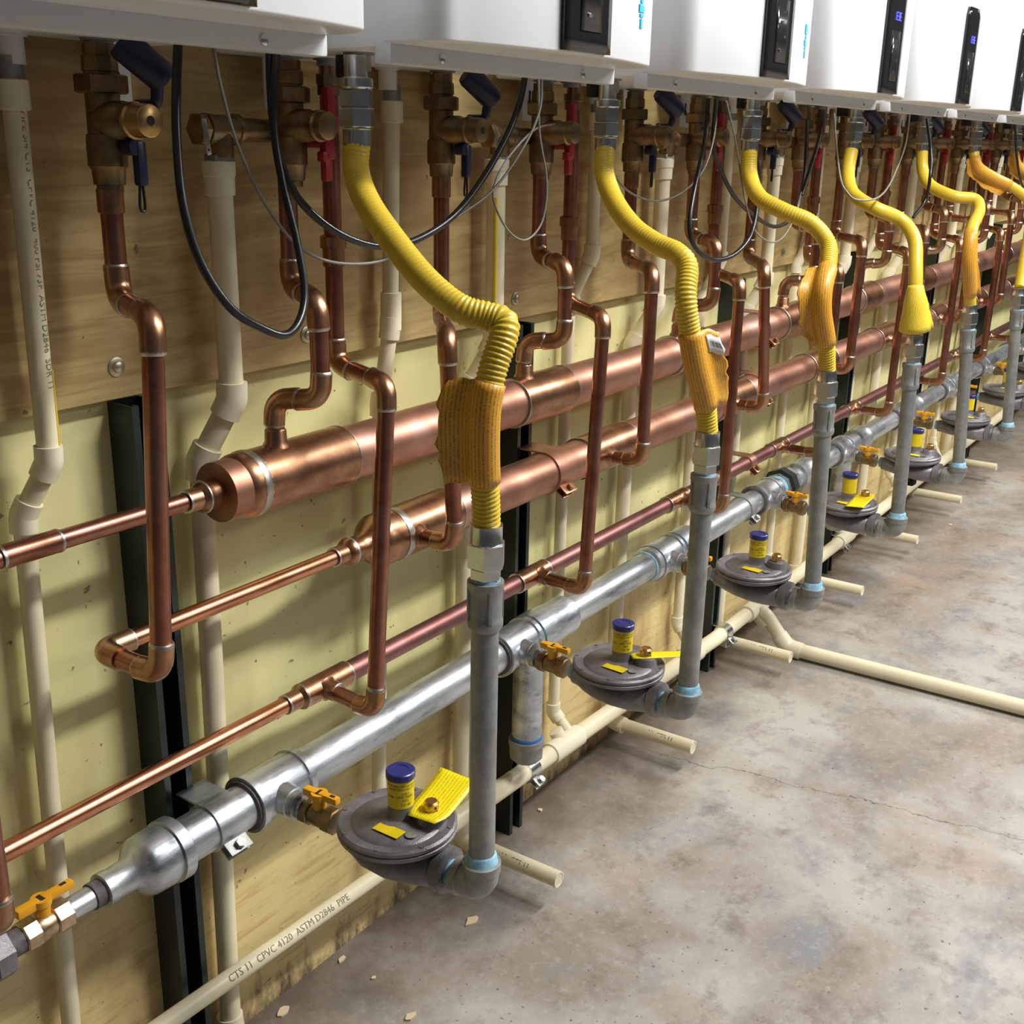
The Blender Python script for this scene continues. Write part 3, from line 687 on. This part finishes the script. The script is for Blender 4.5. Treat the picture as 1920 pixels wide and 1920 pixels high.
def gas_tee(x, drop=0, ring0=DARKSEAL, ring1=SEAL, x0=.040, x1=.052):
    m = MB(); m.lathe((x-x0,yG,zG),(1,0,0),[(0,.0285),(.0005,.0372),(.010,.0375),(.011,.0345),(x0+x1-.011,.0345),(x0+x1-.010,.0375),(x0+x1-.0005,.0372),(x0+x1,.0285)],28)
    m.lathe((x,yG,zG),(0,-1,0),[(.022,.0225),(.036,.0205),(.046,.0200),(.047,.0185),(.057,.0185),(.058,.013),(.064,.013)],20)
    build('tee', m, GALV, t)
    gl('sealant', x-x0-.004, [(0,.0285),(.001,.0325),(.004,.0330)], (ring0,)); gl('sealant', x+x1, [(0,.0325),(.003,.0312),(.004,.0285)], (ring1,))
GT = {1:.872,2:1.4075,3:1.935}
GASX = [GT.get(k, .3665+S*k) for k in range(0, 10)]
for k in range(1, 10): gas_tee(GASX[k], ring1=DARKSEAL if k == 1 else SEAL)
# couplings
gl('coupling', 1.4635, [(0,.0300),(.001,.0375),(.012,.0378),(.040,.0378),(.075,.0345),(.098,.0345),(.100,.0352),(.112,.0352),(.113,.027)])
gl('coupling', 1.995, [(0,.0300),(.001,.0365),(.012,.036),(.045,.034),(.050,.0355),(.062,.0355),(.063,.027)])
gl('collar', 1.876, [(0,.0270),(.001,.0290),(.004,.0335),(.018,.0350),(.0195,.03)])
gl('sealant', 1.872, [(0,.027),(.001,.0290),(.004,.0290)], (SEAL,))
BLACKIRON = mat('black_iron', (.055,.06,.065), .4, .6)
gl('union', 2.545, [(0,.027),(.001,.034),(.012,.034),(.013,.0435),(.040,.0435),(.041,.036),(.075,.034),(.076,.027)], (GALV,BLACKIRON), (0,), n=8)
gl('sealant', 2.532, [(0,.0275),(.012,.0300)], (SEAL,))
for x in (2.66,3.10,3.62,4.10): gl('coupling', x, [(0,.027),(.001,.0345),(.010,.0345),(.012,.0332),(.060,.0332),(.062,.0345),(.072,.0345),(.073,.027)])
for i, x in enumerate((1.466,3.02)):
    z1 = .228
    t2 = thing('drip_leg', f'short capped vertical gas drip leg below the main, {"nearest one, blue sealant above its cap" if i == 0 else "farther one behind third regulator"}', 'pipe', (x,yG,z1-.02), 'gas drip legs')
    m = MB(); m.cyl((x,yG,zG-.037),(x,yG,z1),.0258,26); build('nipple', m, GALV, t2)
    m = MB(); m.lathe((x,yG,z1+.006),(0,0,-1),[(0,.0262),(.001,.0270),(.006,.0272),(.007,.0262)],26); build('sealant', m, ROYAL, t2)
    m = MB(); m.lathe((x,yG,z1),(0,0,-1),[(0,.0262),(.0005,.0305),(.012,.0308),(.014,.0292),(.036,.0285),(.043,.022),(.045,.008)],26); build('cap', m, GALV_DULL, t2)
# end valve and union at the left end, in line with the main
tv = thing('gas_valve', 'brass gas valve with yellow lever in line at the left end of the gas main', 'valve', (.555,yG,zG))
m = MB(); m.hexa((.5815,yG,zG),(-1,0,0),0,.020,.0178,n=8); m.lathe((.5815,yG,zG),(-1,0,0),[(.018,.0140),(.022,.0152),(.035,.0155),(.040,.0140)],20); m.hexa((.5815,yG,zG),(-1,0,0),.038,.056,.0178,n=8); build('body', m, BRASS_PALE, tv)
def gas_lever(tv, c, ax, scale=1):
    c = V(c); ax = V(ax).normalized(); up = V((0,0,1)); sd = up.cross(ax); q = Matrix((ax,sd,up)).transposed()
    m = MB(); m.lathe(c, up, [(-.012,.008),(.004,.009),(.0045,.0105),(.012,.0105)],16); s_ = scale
    m.box(c+up*.008-ax*.016*s_, (.026*s_,.0105,.010), q, bev=.002); m.box(c+up*.009+ax*.019*s_, (.036*s_,.0095,.009), q, bev=.002)
    m.mi = 1; m.lathe(c+up*.0121, up, [(0,.0055),(.0005,.0055)],14); m.box(c+up*.0137+ax*.026*s_, (.007,.004,.0004), q)
    return build('lever', m, [ORANGE,DARKHOLE], tv)
gas_lever(tv, (.5535,yG,zG+.022), (1,0,.0), 1.0)
tu = thing('gas_regulator', 'grey cast gas fitting cut off at the left edge of the gas main', 'regulator', (.48,yG,zG), None)
m = MB(); m.hexa((.508,yG,zG),(-1,0,0),0,.022,.0275,n=8); m.lathe((.508,yG,zG),(-1,0,0),[(.021,.024),(.024,.030),(.05,.033),(.09,.030)],24); build('body', m, CAST, tu)
m = MB(); m.cyl((.505,yG,zG),(.530,yG,zG),.0145,18); build('sealant', m, DARKSEAL, tu)

# pipe clamps on the struts
def clamp(label, x, y, z, r, mat_, wd=.032, lug=True):
    t = thing('pipe_clamp', label, 'clamp', (x,y,z), 'pipe clamps')
    m = MB(); m.lathe((x-wd/2,y,z),(1,0,0),[(0,r+.0004),(.0006,r+.0026),(wd-.0006,r+.0026),(wd,r+.0004)],30); 
    for dz in (r+.001, -r-.001):
        m.box((x,(y+1.003)/2+r*.1,z+dz),(wd,1.003-y-.0,.0026)); 
    build('band', m, mat_, t)
    if lug:
        m = MB()
        a = V((0,-.80,-.60)); c = V((x,y,z))+a*(r+.009)
        q = Matrix((V((1,0,0)), a, V((1,0,0)).cross(a))).transposed()
        for s_ in (-.005,.005): m.box(c+q@V((0,0,s_)),(wd*.8,.020,.0024),q,bev=.0008)
        m.lathe(c+q@V((0,.002,-.013)), q@V((0,0,1)), [(0,.0062),(.006,.0062),(.0062,.003),(.022,.003),(.0222,.0056),(.027,.0056)],6)
        build('bolt', m, (ZINC if mat_ is ZINC else GALV_DULL) if mat_ is not COPPER_BIG else COPPER_FIT, t)
    return t
clamp('galvanized clamp holding the gas main at the first strut', .790, yG, zG, .0280, GALV, .042)
clamp('galvanized clamp on the gas main at the third strut', 2.345, yG, zG, .0270, GALV_DULL, .030)
clamp('copper coloured clamp on lower manifold at second strut', 1.515, yM, zL, .0333, COPPER_BIG, .045)
clamp('copper coloured clamp on lower manifold at third strut', 2.345, yM, zL, .0333, COPPER_BIG, .04)
clamp('copper coloured clamp on upper manifold at third strut', 2.345, yM, zU, .0348, COPPER_BIG, .04)
clamp('copper coloured clamp on narrow copper line at third strut', 2.345, yS, zS, .0145, COPPER_BIG, .03)
clamp('zinc clamp on cream drain line at second strut', 1.510, .98, MAINZ(1.51), .0175, ZINC, .030)
clamp('zinc clamp on cream drain line at third strut', 2.345, .98, MAINZ(2.345), .0175, ZINC, .030)
clamp('zinc clamp on cream drain line at fourth strut', 3.16, .98, MAINZ(3.16), .0175, ZINC, .030)

# ------------------------------------------------------------------ gas branch valves, regulators, risers, hoses
RB = [(903,1612),(1290,1285),(1525,1086),(1684,957),(1799,861),(1890,790)]
RT = [(912,987),(1327,812),(1551,696),(1715,629),(1819,573),(1911,542)]
def riser_xy(k):
    if k <= 6:
        a = at(*RB[k-1], .634); b_ = at(*RT[k-1], .636)
        return a.x, at(*RT[k-1], x=a.x+max(-.02,min(.02,(b_.x-a.x)*.35)))
    return .362+S*k, V((.355+S*k, .645, .845))
zR = .413
REG = None
def gas_branch(k):
    xg = GASX[k]; xb, cb = riser_xy(k)
    xr = (xg+xb)/2
    # valve
    t = thing('gas_valve', f'brass gas valve with orange-yellow lever on gas branch {"nearest the camera" if k == 1 else "feeding the "+ORD[k]+" regulator from the left"}', 'valve', (xg,.868,zR), 'branch gas valves')
    ax = V((xb-xg,.634-.957,0)).normalized(); p = V((xg,yG,.4145))+ax*.060
    m = MB(); m.hexa(p,ax,.0,.014,.0165,n=8); m.lathe(p,ax,[(.012,.0125),(.016,.0140),(.034,.0140),(.038,.0125)],18); m.hexa(p,ax,.036,.052,.0168,n=8); build('body', m, BRASS_OLD, t)
    gas_lever(t, p+ax*.026+V((0,0,.021)), ax, .80)
    # regulator
    c = V((xg,yG,0))+ax*.205; c.z = .4145; sd = V((0,0,1)).cross(ax)   # sd points to +x side roughly
    if sd.x < 0: sd = -sd
    lab = {1:'grey round gas regulator nearest the camera, blue capped yellow stack',2:'grey gas regulator, second from left, yellow tag behind its stack',3:'grey gas regulator, third from left, bare brass vent plug'}.get(k, f'grey round gas regulator, {ORD[k]} from the left')
    t = thing('gas_regulator', lab, 'regulator', c, 'gas regulators')
    up = V((0,0,1)); m = MB()
    # lower casting: tapered trough along the branch
    prof = [(-.074,.0195,.018),(-.062,.021,.020),(-.045,.034,.021),(-.02,.046,.023),(.01,.048,.026),(.035,.040,.028),(.055,.028,.027),(.062,.0235,.0245),(.0625,.0270,.0300),(.0755,.0270,.0300),(.076,.0205,.0215)]
    N = 20; rings = []
    for u, hw, hd in prof:
        rings.append([m.bm.verts.new(c+ax*u+sd*(hw*cos(2*pi*j/N))+up*(hd*sin(2*pi*j/N)*(1 if sin(2*pi*j/N) < 0 else .82))) for j in range(N)])
    for i in range(len(rings)-1):
        for j in range(N): m._f((rings[i][j],rings[i][(j+1)%N],rings[i+1][(j+1)%N],rings[i+1][j]))
    m._f(rings[0]); m._f(rings[-1][::-1])
    m.lathe(c+up*.012,up,[(0,.040),(.008,.058),(.014,.0695),(.019,.0705),(.0205,.0685)],40)
    build('lower_body', m, CAST, t)
    m = MB(); z1 = .033
    m.lathe(c+up*z1,up,[(0,.0680),(.0005,.0700),(.0045,.0703),(.0070,.0675),(.0065,.0610),(.0045,.0540),(.0075,.0500),(.0085,.030),(.011,.019)],44)
    m.lathe(c+up*z1+ax*.002+sd*.005,up,[(.004,.022),(.012,.0165),(.018,.0152),(.066,.0150)],24)
    m.lathe(c+up*z1+sd*.018+ax*.036,up,[(.002,.0200),(.004,.0185),(.018,.0170),(.020,.0155)],22)
    for j in range(8):
        a = 2*pi*j/8+.3; m.lathe(c+up*(z1+.0055)+(ax*cos(a)+sd*sin(a))*.0650,up,[(0,.0034),(.0022,.0030)],8)
    build('cover', m, CAST, t)
    st = c+up*z1+ax*.002+sd*.005
    m = MB(); m.lathe(st,up,[(.026,.0152),(.0262,.0156),(.0605,.0156),(.0607,.0152)],28); lb = build('yellow_label', m, TAGM, t)
    m = MB(); toward = V((-.45,-.9,0)); fdir = V((-st.x,-st.y,0)).normalized(); side = fdir.cross(up)
    def cyl_fn(z_, off):
        def fn(u, v):
            a = (u+off)/.0156; return st+up*(z_+v)+(fdir*cos(a)-up.cross(fdir)*-sin(a))*.0159
        return fn
    if k <= 3:
        for z_, s_, sz in ((.0545,'FACTORY SPRING RANGE',.0036),(.0505,'WITH PRESSURE LIMIT',.0036)):
            add_text(m, s_, sz, cyl_fn(z_, .003), True)
        for z_, s_ in ((.0445,'CERT.'),(.0405,'LINE PRESS.'),(.0360,'REG.'),(.0305,'Z21.80')):
            add_text(m, s_, .0042, cyl_fn(z_, .006), True)
        add_text(m, '2 PSI', .0042, cyl_fn(.040, -.013), True)
        build('printing', m, INK, lb)
    m = MB(); m.lathe(st,up,[(.0605,.0158),(.0615,.0172),(.0690,.0172),(.0700,.0160),(.0702,.0100),(.0694,.0095)],28); build('stack_cap', m, BLUECAP, t)
    vp = c+up*(z1+.019)+sd*.018+ax*.036
    m = MB(); m.hexa(vp,up,0,.006,.0098); m.lathe(vp,up,[(.005,.0085),(.0055,.0092),(.012,.0092),(.0145,.007)],18); m.mi=1; m.lathe(vp+up*.0085-V((.3,.95,0)).normalized()*.0091,V((-.3,-.95,0)),[(0,.0016),(.0004,.0016)],8); build('vent_plug', m, [BRASS,DARKHOLE], t)
    m = MB(); lp = c+up*(z1+.0099)+ax*.010-sd*.028
    q = Matrix((ax,sd,up)).transposed()
    m.box(lp,(.036,.017,.0006),Matrix.Rotation(radians(-2),3,'Z')@q); build('name_plate', m, TAGM, t)
    m = MB(); m.lathe(c+up*(z1+.0092)+ax*.036-sd*.021,up,[(0,.007),(.0008,.0068),(.001,.004)],18); build('rivet', m, GALV, t)
    # inlet sealant and outlet sealant
    m = MB(); m.lathe(c-ax*.083,ax,[(0,.0130),(.011,.0145)],18); build('inlet_nipple', m, SEAL, t)
    if k == 5:
        m = MB(); m.box(c-up*.035+ax*.0,(.03,.03,.02),q,bev=.003); build('bottom_plug', m, SLOT, t)
    # riser: nipple, elbow, vertical pipe, coupling
    t = thing('gas_riser', f'grey steel gas riser standing up from the {ORD[k]} regulator from the left', 'pipe', (xb,.634,.39), 'gas risers')
    eb = V((xb,.634,.4115)); p0 = c+ax*.070; p0.z = .4115
    arc = rounded([eb-ax*.034, eb, eb+V((0,0,.030))], .018, 8)[0]
    m = MB(); m.path(arc, .0200, 20); m.lathe(eb-ax*.034,ax,[(-.002,.017),(0,.0218),(.009,.0218),(.011,.0195)],20); m.lathe(eb+V((0,0,.018)),up,[(0,.0195),(.002,.0218),(.0125,.0220),(.0135,.0185)],22); build('elbow', m, GALV_DULL, t)
    m = MB(); m.cyl(p0, eb-ax*.03, .0145, 18); build('nipple', m, SEAL if k < 3 else GALV_DULL, t)
    m = MB(); m.lathe(eb+V((0,0,.031)),up,[(0,.0190),(.003,.0178),(.009,.0170),(.011,.0150)],22); build('sealant', m, SEAL, t)
    dv = (cb-eb).normalized(); top = cb-dv*.104
    m = MB(); m.cyl(eb+V((0,0,.02)), top, .0147, 22); build('tube', m, GALV_DULL, t)
    m = MB(); m.lathe(cb,-dv,[(.058,.0160),(.0585,.0192),(.066,.0192),(.068,.0180),(.099,.0178),(.101,.0190),(.107,.0190),(.112,.0165)],22)
    for j in range(4):
        a = pi/2*j+.9; d_ = V((cos(a),sin(a),0)); m.box(cb-dv*.083+d_*.0178,(.0035,.0045,.036),Matrix.Rotation(a,3,'Z'),bev=.0008)
    build('coupling', m, GALV_DULL, t)
    return cb, dv
HOSEPX = {
1:[(670,266,.85),(668,320,.845),(690,382,.81),(742,458,.755),(800,528,.705),(862,578,.665),(915,594,.640),(944,604,.625),(944,632,.620),(925,690,.622),(909,765,.626),(907,860,.631),(911,940,.634),(912,988,.636)],
2:[(1135,276,.85),(1133,322,.84),(1150,374,.81),(1185,424,.76),(1230,457,.715),(1268,474,.68),(1288,500,.66),(1286,550,.65),(1290,600,.645),(1304,680,.64),(1322,755,.637),(1327,812,.6365)],
3:[(1405,278,.85),(1406,330,.84),(1424,370,.80),(1470,396,.75),(1520,418,.705),(1551,455,.675),(1553,495,.66),(1543,540,.65),(1541,585,.645),(1549,640,.638),(1551,697,.6365)],
4:[(1597,279,.85),(1590,328,.84),(1600,364,.81),(1640,390,.755),(1688,412,.71),(1714,448,.675),(1717,500,.655),(1716,560,.642),(1715,629,.6365)],
5:[(1729,280,.85),(1730,318,.84),(1745,348,.81),(1788,368,.75),(1828,374,.705),(1836,395,.685),(1822,430,.665),(1816,480,.65),(1818,530,.64),(1819,573,.6365)],
6:[(1826,283,.85),(1832,312,.835),(1862,333,.80),(1905,355,.745),(1932,385,.705),(1930,430,.675),(1920,490,.65),(1911,542,.6365)]}
HP = {}
for k in range(1, 9):
    cb, dv = gas_branch(k)
    pts = ats(HOSEPX[k]) if k <= 6 else [p+V((S*(k-6),0,0)) for p in ats(HOSEPX[6])]
    sh = cb-pts[-1]
    for i_ in range(3): pts[-1-i_] = pts[-1-i_]+sh*(1,.8,.4)[i_]
    top = pts[0]
    t = thing('gas_hose', f'yellow corrugated flexible gas hose, {ORD[k]} from the left', 'hose', pts[-1], 'yellow gas hoses')
    sp = resample(spline(pts, 14), .0011 if k <= 3 else .006); HP[k] = sp
    total = .0011*len(sp)
    if k <= 3:
        def rf(i, a, k=k, n=len(sp)):
            u = i/n; amp = .0002 if u < .25 else (.0003 if u < .5 else .0008)
            return .0140 + amp*cos(2*pi*a/.0050)
        m = MB(); m.path(sp, .014, 16, rf=rf)
    else: m = MB(); m.path(sp, .0142, 14)
    build('hose', m, HOSE, t, sharp=80)
    # upper nut at the heater
    m = MB(); p = V((top.x,.85,top.z)); up = V((0,0,1))
    m.lathe(p-up*.004,up,[(0,.0150),(.016,.0152),(.017,.0165)],20); m.hexa(p,up,.014,.034,.0195); m.hexa(p,up,.034,.052,.0182); m.lathe(p,up,[(.052,.0165),(.054,.0185),(.062,.0185),(.064,.0125),(.085,.0125)],20); build('upper_nut', m, ZINC, t)
    m = MB(); m.lathe(cb,-dv,[(-.003,.0142),(-.0025,.0168),(.016,.0168),(.017,.0175)],22); m.hexa(cb,-dv,.016,.043,.0207); m.hexa(cb,-dv,.043,.056,.0170); build('lower_nut', m, ZINC, t)
    m = MB(); m.lathe(cb-dv*.055,-dv,[(0,.0150),(.004,.0155)],18); build('sealant', m, SEAL, t)

# ------------------------------------------------------------------ tags on hoses
def hose_seg(k, f0, f1, n=14):
    sp = HP[k]; i0 = int(f0*(len(sp)-1)); i1 = int(f1*(len(sp)-1))
    return [sp[int(i0+(i1-i0)*j/(n-1))] for j in range(n)]
def hose_tag(name, label, k, f0, f1, start, arc, wing, wdir, mat_, curl=.0, ragged=.004, rr=.0158, taper=(1,1), flare=0):
    """a sheet wrapped round the hose over arc (radians from bearing start), then a wing of length wing leaving along wdir"""
    seg = hose_seg(k, f0, f1); rnd = random.Random(k*13); me_rows = []; us = []
    n = len(seg)
    for i, p in enumerate(seg):
        T = (seg[min(i+1,n-1)]-seg[max(i-1,0)]).normalized(); v = i/(n-1)
        a0 = V((cos(start),sin(start),0)); a0 = (a0-T*a0.dot(T)).normalized(); b0 = (T if T.z > 0 else -T).cross(a0)
        row = []; ur = []; NA = 14
        r_ = rr+flare*v
        for j in range(NA):
            a = arc*j/(NA-1); row.append(p+(a0*cos(a)+b0*sin(a))*r_); ur.append(abs(a)*r_)
        wl = wing*(taper[0]+(taper[1]-taper[0])*v)*(1-.18*abs(2*v-1)**2)+rnd.uniform(-1,1)*ragged
        tang = (row[-1]-row[-2]).normalized(); wd = V(wdir).normalized(); base_ = row[-1]; NW = 9
        cur = base_
        for j in range(1, NW+1):
            s_ = j/NW; d_ = (tang*(1-min(1,s_*2))+wd*min(1,s_*2)).normalized()
            d_ = (d_+V((0,curl*s_*sin(3*v+1),0))).normalized(); cur = cur+d_*(wl/NW) ; row.append(cur+T*(.0012*sin(9*s_+4*v))); ur.append(ur[-1]+wl/NW)
        me_rows.append(row); us.append(ur)
    m = MB(); m.grid(me_rows)
    uvl = m.bm.loops.layers.uv.new('UVMap'); W = len(me_rows[0]); L = sum((seg[i+1]-seg[i]).length for i in range(n-1))
    m.bm.verts.index_update(); m.bm.verts.ensure_lookup_table()
    for f in m.bm.faces:
        for lp in f.loops: i, j = divmod(lp.vert.index, W); lp[uvl].uv = (us[i][j], L*i/(n-1))
    o = build(name, m, mat_, None, seg[n//2], sharp=80); solidify(o, .0007); tag(o, label, 'tag', 'warning tags on the gas hoses'); return o, me_rows
B_ = lambda d: radians(d)
hose_tag('warning_tag','ochre printed warning tag wrapped on first yellow hose, wing spread to its left',1,.705,.905,B_(-50),B_(-175),.034,(-.62,.60,-.08),TAGOCHRE,curl=.3)
o2, rows2 = hose_tag('warning_tag','orange warning tag on second yellow hose with white barcode sticker',2,.70,.925,B_(125),B_(170),.036,(.88,-.30,-.25),TAGOCHRE,curl=-.5)
m = MB(); m.grid([[p+V((-.0006,-.0012,.0006)) for p in r[15:23]] for r in rows2[1:5]]); 
st_ = build('sticker', m, WHITELAB, o2); solidify(st_, .0004)
m = MB()
for j in range(9):
    a = rows2[2][16].lerp(rows2[2][21], j/9); b2 = rows2[3][16].lerp(rows2[3][21], j/9)
    d_ = (rows2[2][21]-rows2[2][16]).normalized()*.0009*(1+(j*7)%3*.4); off = V((-.0010,-.0024,.0008))
    m._f([m.bm.verts.new(q+off) for q in (a, a+d_, b2+d_, b2)])
build('barcode', m, INK, st_)
o3, _ = hose_tag('warning_tag','crumpled orange tag on third yellow hose spread toward the wall',3,.62,.90,B_(-50),B_(-175),.027,(-.75,.62,.0),TAGOCHRE,curl=.4,ragged=.006)
o4, _ = hose_tag('warning_tag','bright yellow flared tag hanging at the foot of fourth hose',4,.80,.985,B_(115),B_(190),.020,(.85,-.30,-.5),TAGYELLOW,flare=.016,taper=(.1,1.2),ragged=.002)
o5, _ = hose_tag('warning_tag','orange-yellow tag with a flap folded beside the lower fifth hose',5,.68,.96,B_(125),B_(172),.030,(.85,-.25,-.45),TAGOCHRE,taper=(.05,1.15),ragged=.002)
o6, _ = hose_tag('warning_tag','orange tag bunched around the top of sixth hose',6,.03,.30,B_(-40),B_(-180),.030,(-.7,.3,-.45),TAGOCHRE,taper=(.6,1.2))
o7, _ = hose_tag('warning_tag','orange tag high on seventh hose at the right edge',7,.03,.25,B_(-40),B_(-180),.020,(-.5,.4,-.6),TAGOCHRE,taper=(.6,1.2))

# yellow paper tags under the regulators' vent plugs
def vent_tag(label, base_pt, d1, L, wd, rise, twist):
    p = V(base_pt); d1 = V(d1).normalized(); sd = V((0,0,1)).cross(d1); rows = []
    for i in range(13):
        v = i/12; c = p+d1*(L*v-.022)+V((0,0,rise*v**1.6)); tw = twist*v
        s_ = sd*cos(tw)+V((0,0,1))*sin(tw); hw = wd/2*(.72+.28*min(1,v*5))
        rows.append([c+s_*(hw*(2*j/6-1)) for j in range(7)])
    m = MB(); m.grid(rows); uvl = m.bm.loops.layers.uv.new('UVMap'); m.bm.verts.index_update()
    for f in m.bm.faces:
        for lp in f.loops: i, j = divmod(lp.vert.index, 7); lp[uvl].uv = (j/6*wd, L*i/12)
    o = build('instruction_tag', m, TAGBRIGHT, None, p, sharp=80); solidify(o, .0006); tag(o, label, 'tag', 'yellow paper tags on regulators'); return o
def vent_pos(k):
    xg = GASX[k]; xb = riser_xy(k)[0]; ax = V((xb-xg,.634-.957,0)).normalized(); c = V((xg,yG,.4145))+ax*.205; sd = V((0,0,1)).cross(ax); sd = sd if sd.x > 0 else -sd
    return c+V((0,0,.0538))+sd*.018+ax*.036
vent_tag('yellow printed paper tag under brass plug of the nearest regulator', vent_pos(1), (1,.12,0), .085, .050, .014, .1)
vent_tag('yellow paper tag under the brass plug of second regulator, lying nearly flat', vent_pos(2), (.72,-.70,0), .085, .024, -.002, -.1)
vent_tag('bright yellow paper tag slanting down across the fourth regulator', vent_pos(4), (-1,-.04,0), .105, .040, -.004, .1)

# ------------------------------------------------------------------ cables and wires
def cable(name, label, pts, r, mat_, cat):
    P = spline(ats(pts), 10); m = MB(); m.path(P, r, 10); o = build(name, m, mat_, None, P[0]); tag(o, label, cat, 'cables under the heaters'); return o
cable('power_cable','black cable hanging in a deep loop under the first heater',[(334,78,.86),(331,160,.86),(331,250,.855),(343,380,.84),(375,490,.83),(430,575,.82),(490,615,.815),(535,628,.815),(562,600,.82),(571,545,.83),(556,450,.845),(530,345,.86),(513,230,.87),(519,90,.87)],.0042,RUBBER,'cable')
cable('power_cable','black cable slung from first heater to the second heater behind the first yellow hose',[(505,88,.88),(508,180,.88),(518,270,.875),(545,350,.87),(590,405,.865),(650,445,.86),(715,462,.86),(780,450,.86),(850,405,.86),(905,335,.86),(950,255,.86),(975,190,.86),(985,140,.86)],.0042,RUBBER,'cable')
cable('signal_wire','thin grey wire drooping from first heater across to the second heater',[(400,85,.90),(415,165,.90),(445,270,.895),(490,370,.89),(545,448,.88),(600,485,.875),(665,495,.87),(725,485,.87),(790,447,.87),(870,398,.87),(930,350,.87),(985,270,.87),(1012,205,.87),(1016,145,.87)],.0017,WIRE,'wire')
cable('signal_wire','thin grey wire loop hanging beside the hot pipe under the second heater',[(1010,150,.90),(1012,250,.895),(1024,325,.885),(1024,380,.88),(1012,425,.88),(985,450,.885),(955,435,.89),(930,390,.895),(926,352,.90),(950,300,.905),(1000,245,.91),(1040,232,.92)],.0015,WIRE,'wire')
cable('signal_wire','thin grey wire sagging in front of the cream pipe under third heater, joining second hose',[(1345,190,.88),(1338,260,.875),(1318,320,.87),(1280,360,.87),(1235,377,.87),(1190,366,.87),(1160,340,.87),(1140,300,.875)],.0016,WIRE,'wire')
cable('power_cable','black cable loop hanging under the third heater',[(1328,185,.86),(1322,260,.855),(1303,350,.84),(1293,420,.83),(1302,462,.825),(1335,487,.82),(1375,478,.82),(1405,445,.825),(1418,400,.83),(1421,330,.84),(1412,260,.85),(1399,190,.86)],.0040,RUBBER,'cable')
cable('power_cable','black cable running diagonally behind the third yellow hose under third heater',[(1343,186,.88),(1337,270,.88),(1352,320,.88),(1378,370,.88),(1415,405,.88),(1455,425,.89),(1490,400,.90),(1508,330,.91),(1514,225,.92)],.0040,RUBBER,'cable')
cable('signal_wire','thin pale wire crossing from third heater down behind third hose',[(1362,190,.87),(1380,270,.865),(1396,370,.855),(1412,425,.85),(1430,447,.85),(1452,454,.855),(1472,440,.86),(1490,405,.865),(1502,360,.87)],.0016,WIRE,'wire')
cable('power_cable','dark cable angling down under fourth heater past the red lever',[(1545,210,.87),(1536,260,.87),(1518,320,.87),(1503,365,.87)],.0045,RUBBER,'cable')
cable('signal_wire','pale grey wire looping in front of fourth yellow hose',[(1564,212,.86),(1568,270,.84),(1576,335,.775),(1588,360,.755),(1605,374,.742),(1640,373,.728),(1662,355,.74),(1680,320,.785),(1698,270,.84),(1706,215,.86)],.0020,WIRE,'wire')
cable('power_cable','dark cable dropping in front of the fifth yellow hose',[(1738,222,.82),(1745,280,.80),(1744,330,.785),(1735,375,.79),(1712,408,.80)],.0038,RUBBER,'cable')
cable('power_cable','dark cable beside the seventh hose at the right edge',[(1903,232,.84),(1906,290,.83),(1914,340,.82),(1926,360,.82)],.0036,RUBBER,'cable')

# ------------------------------------------------------------------ litter on the floor
for i, (px, py, s_) in enumerate(((885,1727,.016),(533,1897,.014),(770,1908,.012),(1013,1520,.008),(640,1800,.010),(700,1835,.006),(1782,985,.010),(1320,1230,.005))):
    p = at(px, py, z=0); rnd = random.Random(i+40); m = MB(); n = 8
    m.prism([p+V((cos(2*pi*j/n)*s_*rnd.uniform(.45,1.2), sin(2*pi*j/n)*s_*rnd.uniform(.3,.7), .0003)) for j in range(n)], (0,0,1), .0028)
    o = build('wood_flake', m, CHIP, None, p); tag(o, ['pale flake of debris on the concrete, below the nearest regulator','chip of debris at the wall base, bottom left','small chip of debris on concrete at the bottom edge','tiny flake of debris beside the second strut foot','pale flake of debris fallen against the wall base left of nearest regulator','tiny chip of debris on the dirty floor edge below the drain line','pale flake of debris on the floor far right beyond third open pipe end','white crumb of debris by the third strut foot'][i], 'debris', 'flakes of debris on the floor')
